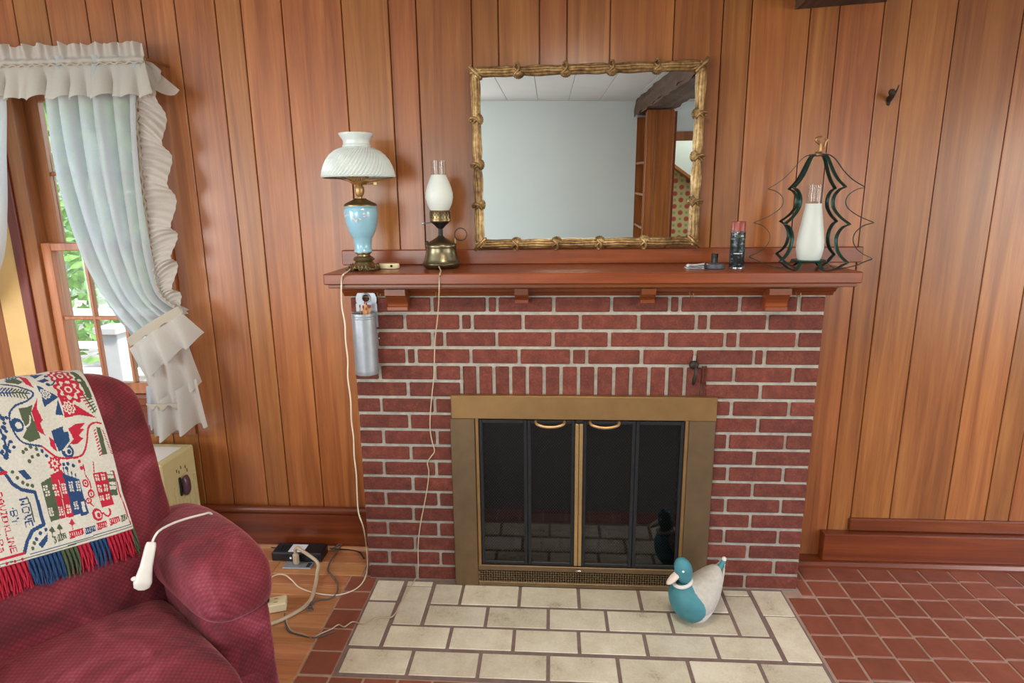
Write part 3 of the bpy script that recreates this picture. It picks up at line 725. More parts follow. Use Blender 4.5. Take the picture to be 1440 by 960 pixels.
def side(a, b, inward, ties):
    m = MB(); a, b = Vector(a), Vector(b); d = (b-a); L_ = d.length; d.normalize(); inw = Vector(inward)
    stations = [0]+ties+[1]
    # body slat
    for (off, yy, r, ph) in ((-.011, -.004, .0068, 0), (-.003, -.012, .0078, 1.3), (.006, -.010, .0072, 2.1), (.013, -.002, .006, 3.3), (.0, .0, .012, 0)):
        pts = []
        for s_ in np.linspace(0, 1, 41):
            # reeds pinch together at every tie
            dist = min(abs(s_-t_) for t_ in stations)*L_; sw = .72+.28*min(1, dist/.05)
            wob = .0012*math.sin(s_*L_*55+ph)
            pts.append(a+d*(s_*L_)+inw*((-off)*sw+wob)+Vector((0, yy*sw, 0)))
        m.tube(pts, lambda s, r=r: r, 8)
    m.xf(mir); o = m.build('frame_side', 'gilt', mr, ang=60)
    for t_ in ties:
        c = a+d*(t_*L_); k = MB()
        # shell-shaped fan on the inner edge
        for q in range(7):
            an = (q-3)/3*1.05; e = c+inw*(.019*math.cos(an)+.004)+d*(.021*math.sin(an))
            k.tube([c+Vector((0, -.012, 0)), (c+e)/2+Vector((0, -.019, 0)), e+Vector((0, -.008, 0))], lambda s: .0028+.0015*s, 6, sm=3)
        # curled tip over the outer edge
        pts = [c+inw*.012-d*.012+Vector((0, -.016, 0)), c+Vector((0, -.021, 0)), c-inw*.014+d*.004+Vector((0, -.018, 0)), c-inw*.024+d*.0+Vector((0, -.012, 0)), c-inw*.023-d*.008+Vector((0, -.01, 0)), c-inw*.016-d*.007+Vector((0, -.014, 0))]
        k.tube(pts, lambda s: .0058-.002*s, 8, sm=4)
        k.tube([c-inw*.013-d*.016+Vector((0, -.010, 0)), c-d*.004+Vector((0, -.02, 0)), c+inw*.014+d*.014+Vector((0, -.010, 0))], .0045, 8, sm=4)
        k.xf(mir); k.build('leaf_tie', 'gilt', o, ang=60)
side((-w2+.004, 0, hm_), (w2-.004, 0, hm_), (0, 0, -1), [.206, .41, .607, .797])
side((-w2+.004, 0, -hm_), (w2-.004, 0, -hm_), (0, 0, 1), [.186, .37, .565, .765])
side((-wm_, 0, -h2+.006), (-wm_, 0, h2-.006), (1, 0, 0), [.25, .48, .73])
side((wm_, 0, -h2+.006), (wm_, 0, h2-.006), (-1, 0, 0), [.25, .50, .73])
for sx_ in (-1, 1):
    for sz_ in (-1, 1):
        k = MB(); c = Vector((sx_*wm_, -.008, sz_*hm_))
        k.tube([c+Vector((-sx_*.02, 0, -sz_*.02)), c+Vector((0, -.01, 0)), c+Vector((sx_*.013, -.008, sz_*.013)), c+Vector((sx_*.018, -.004, sz_*.02)), c+Vector((sx_*.012, -.004, sz_*.024))], lambda s: .009-.004*s, 8, sm=4)
        for q in range(5):
            an = (q-2)/2*.8; dd = Vector((-sx_*math.cos(PI/4+an), 0, -sz_*math.sin(PI/4+an))); k.tube([c, c+dd*.016+Vector((0, -.008, 0)), c+dd*.032], .004, 6, sm=2)
        k.xf(mir); k.build('corner_leaf', 'gilt', mr, ang=60)

# ---- blue parlour lamp with a white swirl shade
LX, LY = .058, .03
def zl(py, px=508, y=LY): return U(px, py, 1, y).z
lp = thing('table_lamp', (LX, LY, MZ), 'blue glass parlour lamp with a white ribbed dome shade on the mantel', 'lamp')
c0 = (LX, LY, 0)
ft = MB()
hw = .056
def foot_fn(u, v):
    a = u*2*PI; k = 4*u; i = int(k) % 4; q = (abs(math.cos(a))**8+abs(math.sin(a))**8)**(-1/8)
    r = lerp(hw, .03, v**.75)*lerp(q, 1, v); scal = .0
    zz = lerp(MZ, 1.353, v) + (.010*abs(math.sin(2*(a+PI/4)))**.5*(1-v)**3 if v < .5 else 0)
    return Vector((LX+r*math.cos(a+PI/4*0), LY+r*math.sin(a), zz))
ft.grid(foot_fn, 48, 8, closeu=True)
fo = ft.build('foot', 'antique_brass', lp)
for i in range(4):
    a = PI/4+i*PI/2; MB().ell((LX+.066*math.cos(a), LY+.066*math.sin(a), MZ+.006), (.012, .012, .006), 12).build('claw', 'antique_brass', fo)
for i in range(4):      # pierced scrolls on the foot faces
    a = i*PI/2+PI/2*0; d = Vector((math.cos(a), math.sin(a), 0)); s_ = Vector((-math.sin(a), math.cos(a), 0)); k = MB()
    for sg in (-1, 1):
        for (ox, oz, r) in ((.014, .016, .0075), (.031, .010, .006), (.0, .008, .005)):
            c = Vector((LX, LY, MZ+oz))+d*(.0555-.30*oz)+s_*sg*ox
            k.tube([c+s_*(r*math.cos(q))+Vector((0, 0, r*math.sin(q)))-d*(.28*r*math.sin(q)) for q in np.linspace(0, 2*PI, 12, endpoint=False)], .0016, 5, closed=True)
    k.build('scroll', 'antique_brass', fo)
MB().lathe([(.038, 1.352), (.041, 1.357), (.036, 1.364), (.026, 1.369), (.024, 1.376), (.031, 1.381), (.031, 1.384)], c0, 32).build('collar', 'antique_brass', lp)
vase = MB().lathe([(.030, 1.382), (.0345, 1.386), (.034, 1.391), (.031, 1.396), (.0325, 1.415), (.036, 1.437), (.0405, 1.443), (.044, 1.449), (.052, 1.468), (.059, 1.495), (.0625, 1.523), (.0625, 1.540), (.060, 1.548), (.063, 1.552), (.0605, 1.557), (.05, 1.558)], c0, 64,
                   flute=lambda a, z: 1+(.018*math.cos(24*a) if 1.394 < z < 1.436 else 0)).build('vase', 'blue_glass', lp)
dec = MB()
for i in range(26):     # painted sprays on the glass
    a = -PI/2+random.uniform(-.95, .95); z = 1.515+.010*math.sin(a*5)+random.uniform(-.006, .008); r = .0612+.0012
    c = Vector((LX+r*math.cos(a), LY+r*math.sin(a), z)); dec.ell(c, (.0035, .0012, .0022), 8, tf=lambda p, a=a: Vector((p.x*math.sin(a)*-1+p.y*math.cos(a), p.x*math.cos(a)+p.y*math.sin(a), p.z)))
dec.build('painted_flowers', 'pink_paint', vase)
MB().lathe([(.0615, 1.5555), (.062, 1.560), (.055, 1.566), (.042, 1.572), (.026, 1.580), (.022, 1.584), (.0, 1.584)], c0, 40).build('vase_cap', 'antique_brass', lp)
MB().lathe([(.010, 1.582), (.008, 1.590), (.012, 1.594), (.016, 1.602), (.018, 1.614), (.0165, 1.626), (.012, 1.632), (.024, 1.636), (.034, 1.642), (.036, 1.646), (.034, 1.650), (.0, 1.652)], c0, 32).build('burner', 'brass_bright', lp)
gal = MB()
for i in range(30):
    a = 2*PI*i/30; gal.tube([(LX+.034*math.cos(a), LY+.034*math.sin(a), 1.646), (LX+.037*math.cos(a+.05), LY+.037*math.sin(a+.05), 1.656), (LX+.033*math.cos(a+.1), LY+.033*math.sin(a+.1), 1.668)], .0022, 5)
gal.build('gallery', 'brass_bright', lp)
MB().tube([(LX+.016, LY-.004, 1.634), (LX+.06, LY-.012, 1.637)], .0022, 6).box(LX+.058, LX+.072, LY-.014, LY-.010, 1.631, 1.643, .001).build('wick_key', 'antique_brass', lp)
hold = MB()
for i in range(3):
    a = .35+i*2*PI/3; hold.tube([(LX+.03*math.cos(a), LY+.03*math.sin(a), 1.642), (LX+.128*math.cos(a), LY+.128*math.sin(a), 1.659)], .0016, 6)
hold.tube([(LX+.129*math.cos(q), LY+.129*math.sin(q), 1.660) for q in np.linspace(0, 2*PI, 48, endpoint=False)], .0018, 6, closed=True)
hold.build('shade_holder', 'brass_satin', lp)
sp = [(.133, 1.659), (.1335, 1.664), (.131, 1.680), (.1245, 1.700), (.114, 1.722), (.099, 1.741), (.082, 1.755), (.066, 1.763), (.054, 1.767)]
nS = 168
shade = MB()
def shade_fn(u, v):
    r, z = interp([(i/(len(sp)-1), *p) for i, p in enumerate(sp)], v); a = u*2*PI
    rib = .0026*math.cos(56*(a-v*.85))*min(1, (1-v)*4, .2+v*6)
    r += rib; return Vector((LX+r*math.cos(a), LY+r*math.sin(a), z))
shade.grid(shade_fn, nS*2, 90, closeu=True)
shade.lathe([(.054, 1.767), (.0505, 1.769), (.0525, 1.774), (.049, 1.778), (.0485, 1.788), (.051, 1.794), (.057, 1.803), (.063, 1.812), (.0635, 1.816), (.0615, 1.815), (.049, 1.793), (.047, 1.78)], c0, 64, cap=False)
shade.build('lamp_shade', 'milk_glass', lp)
# ---- lamp cord with its in-line dimmer
def floorp(px, py, z=.005): return U(px, py, 2, z)
cpts = [(LX-.05, LY+.0, MZ+.006), tuple(U(489, 381.5, 2, MZ+.005)), tuple(U(483, 385.5, 2, MZ+.005)), tuple(U(480.5, 392, 1, -.1235)), tuple(U(480, 412, 1, -.12))]
for px, py in ((481, 432), (485, 455), (486, 478), (489, 505), (489, 530), (493, 562), (494, 590), (497, 615), (498, 640), (501, 668), (502, 695), (504, 720), (511, 742)): cpts.append(tuple(U(px, py, 1, -.11)))
for px, py, z in ((515, 765, .05), (517, 795, .012), (512, 815, .004), (500, 828, .004), (478, 836, .004), (458, 836, .004), (437, 832, .004), (420, 825, .004), (410, 815, .012), (400, 808, .03), (388, 808, .04), (378, 814, .045), (366, 824, .05)): cpts.append(tuple(floorp(px, py, z)))
tag(MB().tube(cpts, .0028, 8, sm=6).build('lamp_cord', 'cord_cream'), 'thin cream cord running from the blue lamp down to the outlet strip', 'cord')
dm = thing('cord_dimmer', (.146, .07, MZ), 'cream oval cord dimmer lying beside the blue lamp', 'dimmer')
MB().grid(lambda u, v: Vector((.146+.040*math.cos(u*2*PI)*(1-.15*abs(2*v-1)**4 if 0 < v < 1 else 0 if v in (0, 1) else 1), .066+.022*math.sin(u*2*PI)*(1-.15*abs(2*v-1)**4 if 0 < v < 1 else 0), MZ+.0005+.021*smooth01(v))), 32, 8, closeu=True).build('body', 'ivory_plastic', dm)
MB().lathe([(0, 0), (.0045, 0), (.0045, .004), (0, .004)], (.160, .046, MZ+.012), 12, tf=lambda p: Vector((p.x, -p.z+.0, p.y))).build('slide', 'slot_dark', dm)

# ---- pewter hurricane lamp
KX, KY = .349, .088
k0 = (KX, KY, 0)
hl = thing('hurricane_lamp', (KX, KY, MZ), 'pewter kettle based hurricane lamp with a frosted chimney on the mantel', 'lamp')
zz = lambda py: U(620, py, 1, KY).z
zb = MZ; kk = (zz(224.4)-zz(376))
def ZK(py): return MZ+(zz(py)-zz(374.8))
MB().lathe([(.062, MZ), (.066, MZ+.003), (.072, ZK(371)), (.0745, ZK(369)), (.0745, ZK(367.5)), (.070, ZK(366)), (.067, ZK(362)), (.061, ZK(354)), (.0575, ZK(347)), (.0585, ZK(345.5)), (.0595, ZK(344)), (.058, ZK(341.5)), (.054, ZK(340)), (.045, ZK(338)), (.03, ZK(335)), (.016, ZK(332)), (.010, ZK(329.5)), (0, ZK(329.5))], k0, 48).build('base', 'pewter_brass', hl)
MB().lathe([(.009, ZK(330)), (.0085, ZK(320)), (.013, ZK(318.5)), (.022, ZK(315)), (.033, ZK(311.5)), (.036, ZK(310)), (.0, ZK(310))], k0, 32).build('stem', 'black_metal', hl)
MB().lathe([(.036, ZK(310.5)), (.040, ZK(309)), (.0405, ZK(306)), (.038, ZK(305.5)), (.038, ZK(296)), (.0395, ZK(295)), (.0385, ZK(294)), (.034, ZK(294))], k0, 40).build('burner_gallery', 'antique_brass', hl)
pr = MB()
for j in range(3):
    for i in range(18):
        a = 2*PI*(i+.5*(j % 2))/18; pr.ell((KX+.0385*math.cos(a), KY+.0385*math.sin(a), ZK(297.5+j*3)), (.0018, .0018, .0032), 6)
pr.build('piercing', 'slot_dark', hl, fix=False)
MB().lathe([(.034, ZK(295)), (.040, ZK(291)), (.048, ZK(284)), (.0525, ZK(276)), (.0515, ZK(269)), (.046, ZK(261)), (.038, ZK(253)), (.0305, ZK(246.5)), (.028, ZK(244))], k0, 40, cap=False).build('chimney', 'frosted_glass', hl)
MB().lathe([(.028, ZK(244)), (.0275, ZK(236)), (.0275, ZK(224.4))], k0, 40, cap=False).build('chimney_top', 'chimney_glass', hl)
MB().tube([(KX-.036, KY, ZK(311)), (KX-.064, KY-.004, ZK(312))], .0022, 6).ell((KX-.066, KY-.004, ZK(312)), (.006, .0025, .005), 10).build('wick_key', 'tin_silver', hl)
rc = Vector((KX+.078, KY, ZK(328)))
MB().tube([rc+Vector((.0235*math.cos(q), 0, .0235*math.sin(q))) for q in np.linspace(0, 2*PI, 28, endpoint=False)], .0019, 6, closed=True).build('ring_handle', 'iron_dark', hl)
MB().lathe([(.004, ZK(341)), (.005, ZK(337)), (.003, ZK(334)), (0, ZK(333))], (KX+.056, KY, 0), 10).build('handle_post', 'antique_brass', hl)
MB().box(KX-.062, KX-.05, KY-.006, KY+.006, ZK(343), ZK(337), .002).build('filler_tab', 'black_metal', hl, smooth=False)
cpts = [(KX-.0, KY-.066, MZ+.012), tuple(U(620, 381, 2, MZ+.005)), tuple(U(618.5, 385, 2, MZ+.004)), tuple(U(618, 390, 1, -.1235)), tuple(U(617.5, 408, 1, -.12))]
for px, py, y in ((617, 425, -.09), (615, 450, -.05), (612, 475, -.03), (611, 500, -.02), (610, 530, -.015), (607, 560, -.012), (605, 585, -.012), (605, 605, -.012), (608, 622, -.012), (611, 634, -.012), (606, 642, -.012), (601, 650, -.012), (603, 663, -.012), (601, 685, -.012), (596, 712, -.012), (591, 738, -.012), (588, 765, -.012), (588, 785, -.012), (588, 800, -.014)): cpts.append(tuple(U(px, py, 1, y)))
for px, py in ((585, 812), (577, 825), (570, 838), (562, 850), (556, 862), (548, 868), (530, 869), (518, 876), (508, 877), (496, 874), (484, 881), (476, 878), (466, 884), (452, 890), (438, 896), (425, 891), (412, 888), (405, 880), (402, 868)): cpts.append(tuple(floorp(px, py, .004)))
tag(MB().tube(cpts, .0025, 6, sm=5).build('lamp_cord', 'cord_beige'), 'thin beige cord hanging from the pewter lamp over the brick face', 'cord')

# ---- tree-shaped iron candle holder with a hurricane chimney
TX, TY = 1.705, -.005
th = thing('candle_holder', (TX, TY, MZ), 'dark green metal candle holder shaped like a fir tree on the mantel', 'candle holder')
prof = [(.016, 1.712), (.035, 1.710), (.055, 1.695), (.085, 1.655), (.115, 1.625), (.150, 1.602), (.152, 1.598), (.130, 1.592), (.108, 1.575), (.100, 1.553), (.110, 1.528), (.145, 1.502), (.188, 1.482), (.190, 1.478), (.165, 1.470), (.143, 1.450), (.135, 1.425), (.145, 1.395), (.170, 1.372), (.197, 1.358), (.198, 1.353), (.180, 1.345), (.150, 1.330), (.110, MZ+.0035), (.085, MZ+.0035), (.070, 1.330), (.056, 1.342), (.04, 1.344)]
for i in range(6):
    a = math.radians(-107+60*i); d = Vector((math.sin(a), -math.cos(a), 0)); s_ = Vector((math.cos(a), math.sin(a), 0))
    P = catmull([Vector((TX, TY, z))+d*r for r, z in prof], 4); v = []; f = []; wv = .0065
    for p in P: v += [p-s_*wv, p+s_*wv]
    for q in range(len(P)-1): f.append((2*q, 2*q+1, 2*q+3, 2*q+2))
    MB().add(v, f).build('iron_band', 'green_iron', th, solid=.0022, fix=False)
MB().lathe([(.0, 1.342), (.058, 1.342), (.060, 1.345), (.058, 1.348), (.0, 1.348)], (TX, TY, 0), 32).build('cup_plate', 'green_iron', th)
MB().lathe([(.030, 1.708), (.030, 1.714), (.012, 1.717), (.010, 1.722), (.0, 1.722)], (TX, TY, 0), 24).build('top_cap', 'brass_dark', th)
fin = MB(); fc = Vector((TX+.003, TY, 1.72))
fin.tube([fc, fc+Vector((.002, 0, .02)), fc+Vector((-.002, 0, .035))], lambda s: .006-.001*s, 8, sm=3)
fin.tube([fc+Vector((-.002, 0, .03)), fc+Vector((-.012, 0, .036)), fc+Vector((-.016, 0, .044)), fc+Vector((-.006, 0, .05)), fc+Vector((.004, 0, .052))], lambda s: .006-.003*s, 8, sm=4)
fin.tube([fc+Vector((.002, 0, .012)), fc+Vector((.014, 0, .02)), fc+Vector((.018, 0, .034)), fc+Vector((.022, 0, .042)), fc+Vector((.014, 0, .044))], lambda s: .005-.002*s, 8, sm=4)
fin.build('finial', 'brass_satin', th)
cz = lambda t_: 1.348+t_
MB().lathe([(.036, cz(0)), (.040, cz(.006)), (.046, cz(.040)), (.046, cz(.062)), (.041, cz(.10)), (.034, cz(.145)), (.028, cz(.185)), (.0265, cz(.198))], (TX, TY, 0), 40, cap=False).build('chimney', 'frosted_glass', th)
MB().lathe([(.0265, cz(.198)), (.0255, cz(.21)), (.0255, cz(.262))], (TX, TY, 0), 40, cap=False).build('chimney_top', 'chimney_glass', th)

# ---- small things on the shelf
SX, SY = 1.462, .035
can = thing('spray_can', (SX, SY, MZ), 'dark spray can with a red cap standing on the mantel', 'spray can')
MB().lathe([(.0245, MZ), (.0262, MZ+.003), (.0262, MZ+.128), (.0262, MZ+.13)], (SX, SY, 0), 32).build('can_body', 'can_label', can)
MB().lathe([(.0272, MZ), (.0272, MZ+.003), (.0265, MZ+.004)], (SX, SY, 0), 32).lathe([(.0265, MZ+.128), (.0272, MZ+.1295), (.0255, MZ+.134), (.022, MZ+.137)], (SX, SY, 0), 32).build('rim', 'tin_silver', can)
MB().lathe([(.0250, MZ+.134), (.0248, MZ+.166), (.0235, MZ+.169), (.0, MZ+.1695)], (SX, SY, 0), 32).build('cap', 'red_plastic', can)
for k in range(5):
    a0 = -PI/2-.35+k*.0; zc = MZ+.032+k*.021
    m = MB(); n_ = 8
    for q in range(n_): 
        a1, a2 = -PI/2-.75+q*.16, -PI/2-.75+(q+1)*.16
        m.add([(SX+.0266*math.cos(a1), SY+.0266*math.sin(a1), zc), (SX+.0266*math.cos(a2), SY+.0266*math.sin(a2), zc), (SX+.0266*math.cos(a2), SY+.0266*math.sin(a2), zc+.0022), (SX+.0266*math.cos(a1), SY+.0266*math.sin(a1), zc+.0022)], [(0, 1, 2, 3)])
    if k in (1, 4): m.build('label_line', 'paper_white', can, fix=False)
MB().box(SX-.017, SX+.002, SY-.0275, SY-.0262, MZ+.112, MZ+.122).build('label_mark', 'throw_green', can, smooth=False)
vd = thing('small_bottle', (1.391, .07, MZ), 'small black bottle standing behind the grey tape puck', 'bottle')
MB().lathe([(.0118, MZ), (.0122, MZ+.002), (.0122, MZ+.034), (.010, MZ+.037), (.0, MZ+.037)], (1.391, .07, 0), 24).build('bottle_body', 'black_plastic', vd)
MB().lathe([(.0128, MZ+.036), (.0128, MZ+.048), (.012, MZ+.0495), (0, MZ+.0495)], (1.391, .07, 0), 24).build('bottle_cap', 'black_metal', vd)
tp = thing('tape_puck', (1.375, .012, MZ), 'flat round dark grey puck lying beside the folded white paper', 'tape')
MB().lathe([(.030, MZ), (.033, MZ+.002), (.0335, MZ+.016), (.031, MZ+.0185), (.0, MZ+.0185)], (1.378, .012, 0), 40).build('case', 'grey_plastic', tp)
MB().box(1.338, 1.352, .0, .012, MZ+.001, MZ+.013, .002).build('tab', 'black_plastic', tp, smooth=False)
pp = thing('folded_paper', (1.305, .045, MZ), 'small bundle of folded white paper with dark stripes on the mantel', 'paper')
for k in range(4):
    def pf(u, v, k=k): return Vector((1.278+.062*u+.004*k*v, .016+.05*v-.012*u, MZ+.001+.0036*k+.003*math.sin(u*3+k)*(k > 0)+.002*k*u))
    MB().grid(pf, 8, 4).build('sheet', 'paper_white', pp, solid=.0016)
    MB().grid(lambda u, v, k=k: pf(.12+.76*u, .02*v-.01)+Vector((0, -.0005, .0004)), 6, 1).build('print_strip', 'print_dark', pp, solid=.0008)

# ---- galvanised match holder hanging on the brick
GX, GY = .070, -.056
gh = thing('match_holder', (GX, GY, .926), 'grey galvanised tube holder hung at the edge of the brick', 'match holder')
MB().lathe([(.0, .926), (.043, .926), (.0445, .929), (.0445, .942), (.0455, .943), (.0445, .944), (.0445, 1.142), (.0458, 1.1435), (.0445, 1.145), (.0445, 1.150), (.0458, 1.1515), (.0445, 1.153), (.0445, 1.163), (.0425, 1.163), (.0425, .932), (0, .932)], (GX, GY, 0), 40, cap=False).build('tube', 'galvanised', gh)
pl = MB(); pv = []; nn = 28; cc = Vector((GX, -.0125, 1.207)); outer = []; inner = []
for q in range(nn):
    a = 2*PI*q/nn; outer.append((GX+.0405*math.cos(a), 1.207+.0405*math.sin(a))); inner.append((GX+.0165*math.cos(a), 1.212+.0165*math.sin(a)))
v = [(x_, -.0125, z_) for x_, z_ in outer]+[(x_, -.0125, z_) for x_, z_ in inner]
f = [(q, (q+1) % nn, nn+(q+1) % nn, nn+q) for q in range(nn)]
pl.add(v, f); pl.box(GX-.0405, GX+.0405, -.0135, -.0115, 1.10, 1.19)
pl.build('back_plate', 'galvanised', gh, solid=.0018, smooth=False)
MB().tube([(GX+.0165*math.cos(q), -.0135, 1.212+.0165*math.sin(q)) for q in np.linspace(0, 2*PI, 24, endpoint=False)], .0032, 6, closed=True).build('hole_rim', 'galvanised', gh)
MB().ell((GX+.0475, GY+.02, 1.06), (.003, .003, .004), 8).build('rivet', 'galvanised', gh)
for i in range(12):
    a = random.uniform(0, 2*PI); r = random.uniform(.006, .032); lean = Vector((random.uniform(-.012, .012), random.uniform(-.006, .004), 0)); zt = random.uniform(1.172, 1.20)
    p0 = Vector((GX+r*.6*math.cos(a), GY+r*.6*math.sin(a), .934)); p1 = Vector((GX+r*math.cos(a), GY+r*math.sin(a), zt))+lean*.5
    t_ = thing('match_stick', p0, 'long thin wooden fireplace match standing in the galvanised holder', 'match', 'long matches in the galvanised holder')
    MB().tube([p0, p1], .0024, 5).build('stick', 'stick_wood', t_)
    MB().tube([p1, p1+(p1-p0).normalized()*.010], .003, 6).build('tip', 'stick_tip', t_)
# ---- iron hook on the brick, hook on the planks
hc = U(975, 512, 1, -.006)
hk = thing('brick_hook', (hc.x, -.006, hc.z-.04), 'small dark iron knob hook fixed above the brass fireplace screen', 'hook')
MB().ell((hc.x, -.016, hc.z), (.0185, .013, .017), 16).build('boss', 'iron_dark', hk)
MB().tube([(hc.x+.004, -.028, hc.z-.006), (hc.x+.004, -.034, hc.z-.028), (hc.x-.0, -.032, hc.z-.056), (hc.x-.001, -.026, hc.z-.074)], lambda s: .0045+.005*math.sin(s*PI)*s, 8, sm=5).build('finger', 'iron_dark', hk)
MB().tube([(hc.x+.001, -.010, hc.z+.012), (hc.x+.003, -.010, hc.z+.036)], .0062, 8).build('stem', 'mortar', hk)
wc = U(1251, 135, 1, YW-.012)
hk2 = thing('coat_hook', (wc.x, YW-.001, wc.z-.03), 'small bronze coat hook screwed to a plank right of the mantel', 'hook')
MB().lathe([(0, 0), (.010, 0), (.011, .006), (.008, .012), (.006, .03), (.011, .038), (.013, .044), (.009, .05), (0, .051)], (wc.x+.004, YW-.001, wc.z-.012), 16, tf=lambda p: Vector((p.x-.3*p.z, -p.z, p.y+.45*p.z))).build('peg', 'iron_dark', hk2)
MB().tube([(wc.x+.004, YW-.006, wc.z-.02), (wc.x+.010, YW-.02, wc.z-.004), (wc.x+.018, YW-.026, wc.z+.022), (wc.x+.020, YW-.03, wc.z+.035)], lambda s: .0042-.002*s, 6, sm=4).build('prong', 'iron_dark', hk2)
MB().ell((wc.x+.003, YW-.003, wc.z-.024), (.007, .003, .009), 12).build('plate', 'iron_dark', hk2)

# ---- duck decoy on the hearth
DX, DY = 1.322, -.195
dk_ = thing('duck_figure', (DX, DY, 0), 'painted duck figure with a teal head and breast sitting on the hearth', 'figurine')
hd = math.radians(198); df = Vector((math.cos(hd), math.sin(hd), 0)); ds = Vector((-df.y, df.x, 0))
def dw(f_, s_, z_): return Vector((DX, DY, 0))+df*f_+ds*s_+Vector((0, 0, z_))
def dbody(u, v):
    a = u*2*PI; th_ = v*PI; cf = math.cos(th_); rr = max(0.0, math.sin(th_))**.8
    tail = max(0., -cf); brs = max(0., cf)
    f_ = .094*cf if cf > 0 else .104*cf
    wx = .084*rr*(1-.12*tail); hz = .086*rr*(1+.16*tail)
    zc = .084+.020*brs*brs+.088*tail**1.6
    z = zc+hz*math.sin(a)
    return dw(f_, wx*math.cos(a), max(z, .0008))
bd = MB(); NU, NV = 120, 110
def bmat(i, j):
    p = dbody((i+.5)/NU, (j+.5)/NV); rel = p-Vector((DX, DY, 0)); f_, s_, z_ = rel.dot(df), rel.dot(ds), rel.z
    if f_ > .030-.030*math.sin(min(1, max(0, (z_-.02)/.13))*PI): return 0
    if z_ < .070-.25*(f_+.02): return 1
    return 2
bd.grid(dbody, NU, NV, closeu=True, mif=bmat)
bd.build('body', ['duck_teal', 'duck_white', 'duck_grey'], dk_)
hp = dw(.052, .0, .218)
MB().grid(lambda u, v: hp+df*(.034*math.sin(v*PI)*math.cos(u*2*PI)+.010*math.cos(v*PI))+ds*(.031*math.sin(v*PI)*math.sin(u*2*PI))+Vector((0, 0, .050*math.cos(v*PI)*(1 if v < .5 else 1.25))), 24, 20, closeu=True).build('head', 'duck_teal', dk_)
MB().tube([dw(.052+.031*math.cos(q), .030*math.sin(q), .166-.008*math.cos(q)) for q in np.linspace(0, 2*PI, 32, endpoint=False)], .0072, 8, closed=True).build('collar', 'duck_white', dk_)
bp = dw(.088, .0, .196)
MB().grid(lambda u, v: bp+df*(.030*math.cos(v*PI)+.0)+ds*(.017*math.sin(v*PI)*math.cos(u*2*PI))+Vector((0, 0, -.022*math.cos(v*PI)+.014*math.sin(v*PI)*math.sin(u*2*PI)-.004)), 20, 14, closeu=True).build('bill', 'duck_bill', dk_)
for s_ in (-1, 1):
    e = dw(.068, s_*.0265, .228); MB().ell(e, (.005, .005, .005), 10).build('eye', 'eye_white', dk_)
    MB().grid(lambda u, v, s_=s_: dw(-.088-.030*v, s_*(.040-.030*v)*(1-.2*u), .155+.062*v+.022*u*(1-v)), 6, 8).build('wing_tip', 'duck_grey', dk_, solid=.012)
MB().tube([dw(-.085, 0, .17), dw(-.108, 0, .20), dw(-.118, 0, .228)], lambda s: .020*(1-.6*s), 10, sm=4).build('tail', 'duck_teal', dk_)
MB().ell(dw(-.119, 0, .232), (.009, .009, .010), 10).build('tail_tip', 'duck_white', dk_)
# ================================================================== RECLINER WITH THROW
C0 = Vector((-.40, -.70, 0)); FD = Vector((.80, -.60, 0)); LD = Vector((.60, .80, 0))
def W(F, L, z): return C0+FD*F+LD*L+Vector((0, 0, z))
def inv(p): r = p-C0; return r.dot(FD), r.dot(LD), p.z
def uvc(p): F, L, z = inv(p); return (L, z*.9-F*.9)
rc_ = thing('recliner', tuple(W(.05, -.32, 0)), 'deep red textured velvet recliner armchair in front of the window', 'armchair')
def supere(u, n):
    a = u*2*PI; c, s = math.cos(a), math.sin(a)
    return math.copysign(abs(c)**(2/n), c), math.copysign(abs(s)**(2/n), s)
# back: profile in the F-z plane swept along L with rounded shoulders
BP = [(.05, .36), (.05, .44), (.035, .54), (.0, .63), (-.035, .70), (-.06, .745), (-.065, .775), (-.09, .85), (-.13, .94), (-.19, 1.025), (-.27, 1.072), (-.36, 1.055), (-.42, .97), (-.42, .85), (-.36, .65), (-.28, .45), (-.2, .30), (-.05, .28)]
BPs = [Vector((a, b, 0)) for a, b in BP]; BPc = catmull(BPs, 5, closed=True)
LB0, LB1 = -.70, .075
def back_pt(k, l, off=0.0):
    n = len(BPc); i = int(k) % n; t_ = k-int(k); p = BPc[i].lerp(BPc[(i+1) % n], t_)
    tl = (2*(l-LB0)/(LB1-LB0)-1); e = (max(0.0, 1-abs(tl)**4))**(1/2.4)
    cF, cz_ = -.17-.28*(p.y-.62)*.45, .62
    q = Vector((lerp(cF, p.x, .35+.65*e), lerp(cz_, p.y, .72+.28*e) if p.y > cz_ else p.y, 0))
    if off:
        p2 = BPc[(i+1) % n]; p1 = BPc[i-1]; tg = (p2-p1).normalized(); nr = Vector((tg.y, -tg.x, 0))
        if nr.dot(p-Vector((-.18, .62, 0))) < 0: nr = -nr
        q += nr*off
    return W(q.x, l, q.y)
nb = len(BPc)
bk = MB()
NL = 44
def lmap(t_): return lerp(LB0, LB1, .5-.5*math.cos(PI*t_))
bk.grid(lambda u, v: back_pt(u*nb, lmap(v)), nb, NL, closeu=True)
bk.build('back_cushion', 'red_velvet', rc_, uvf=uvc, ang=80)
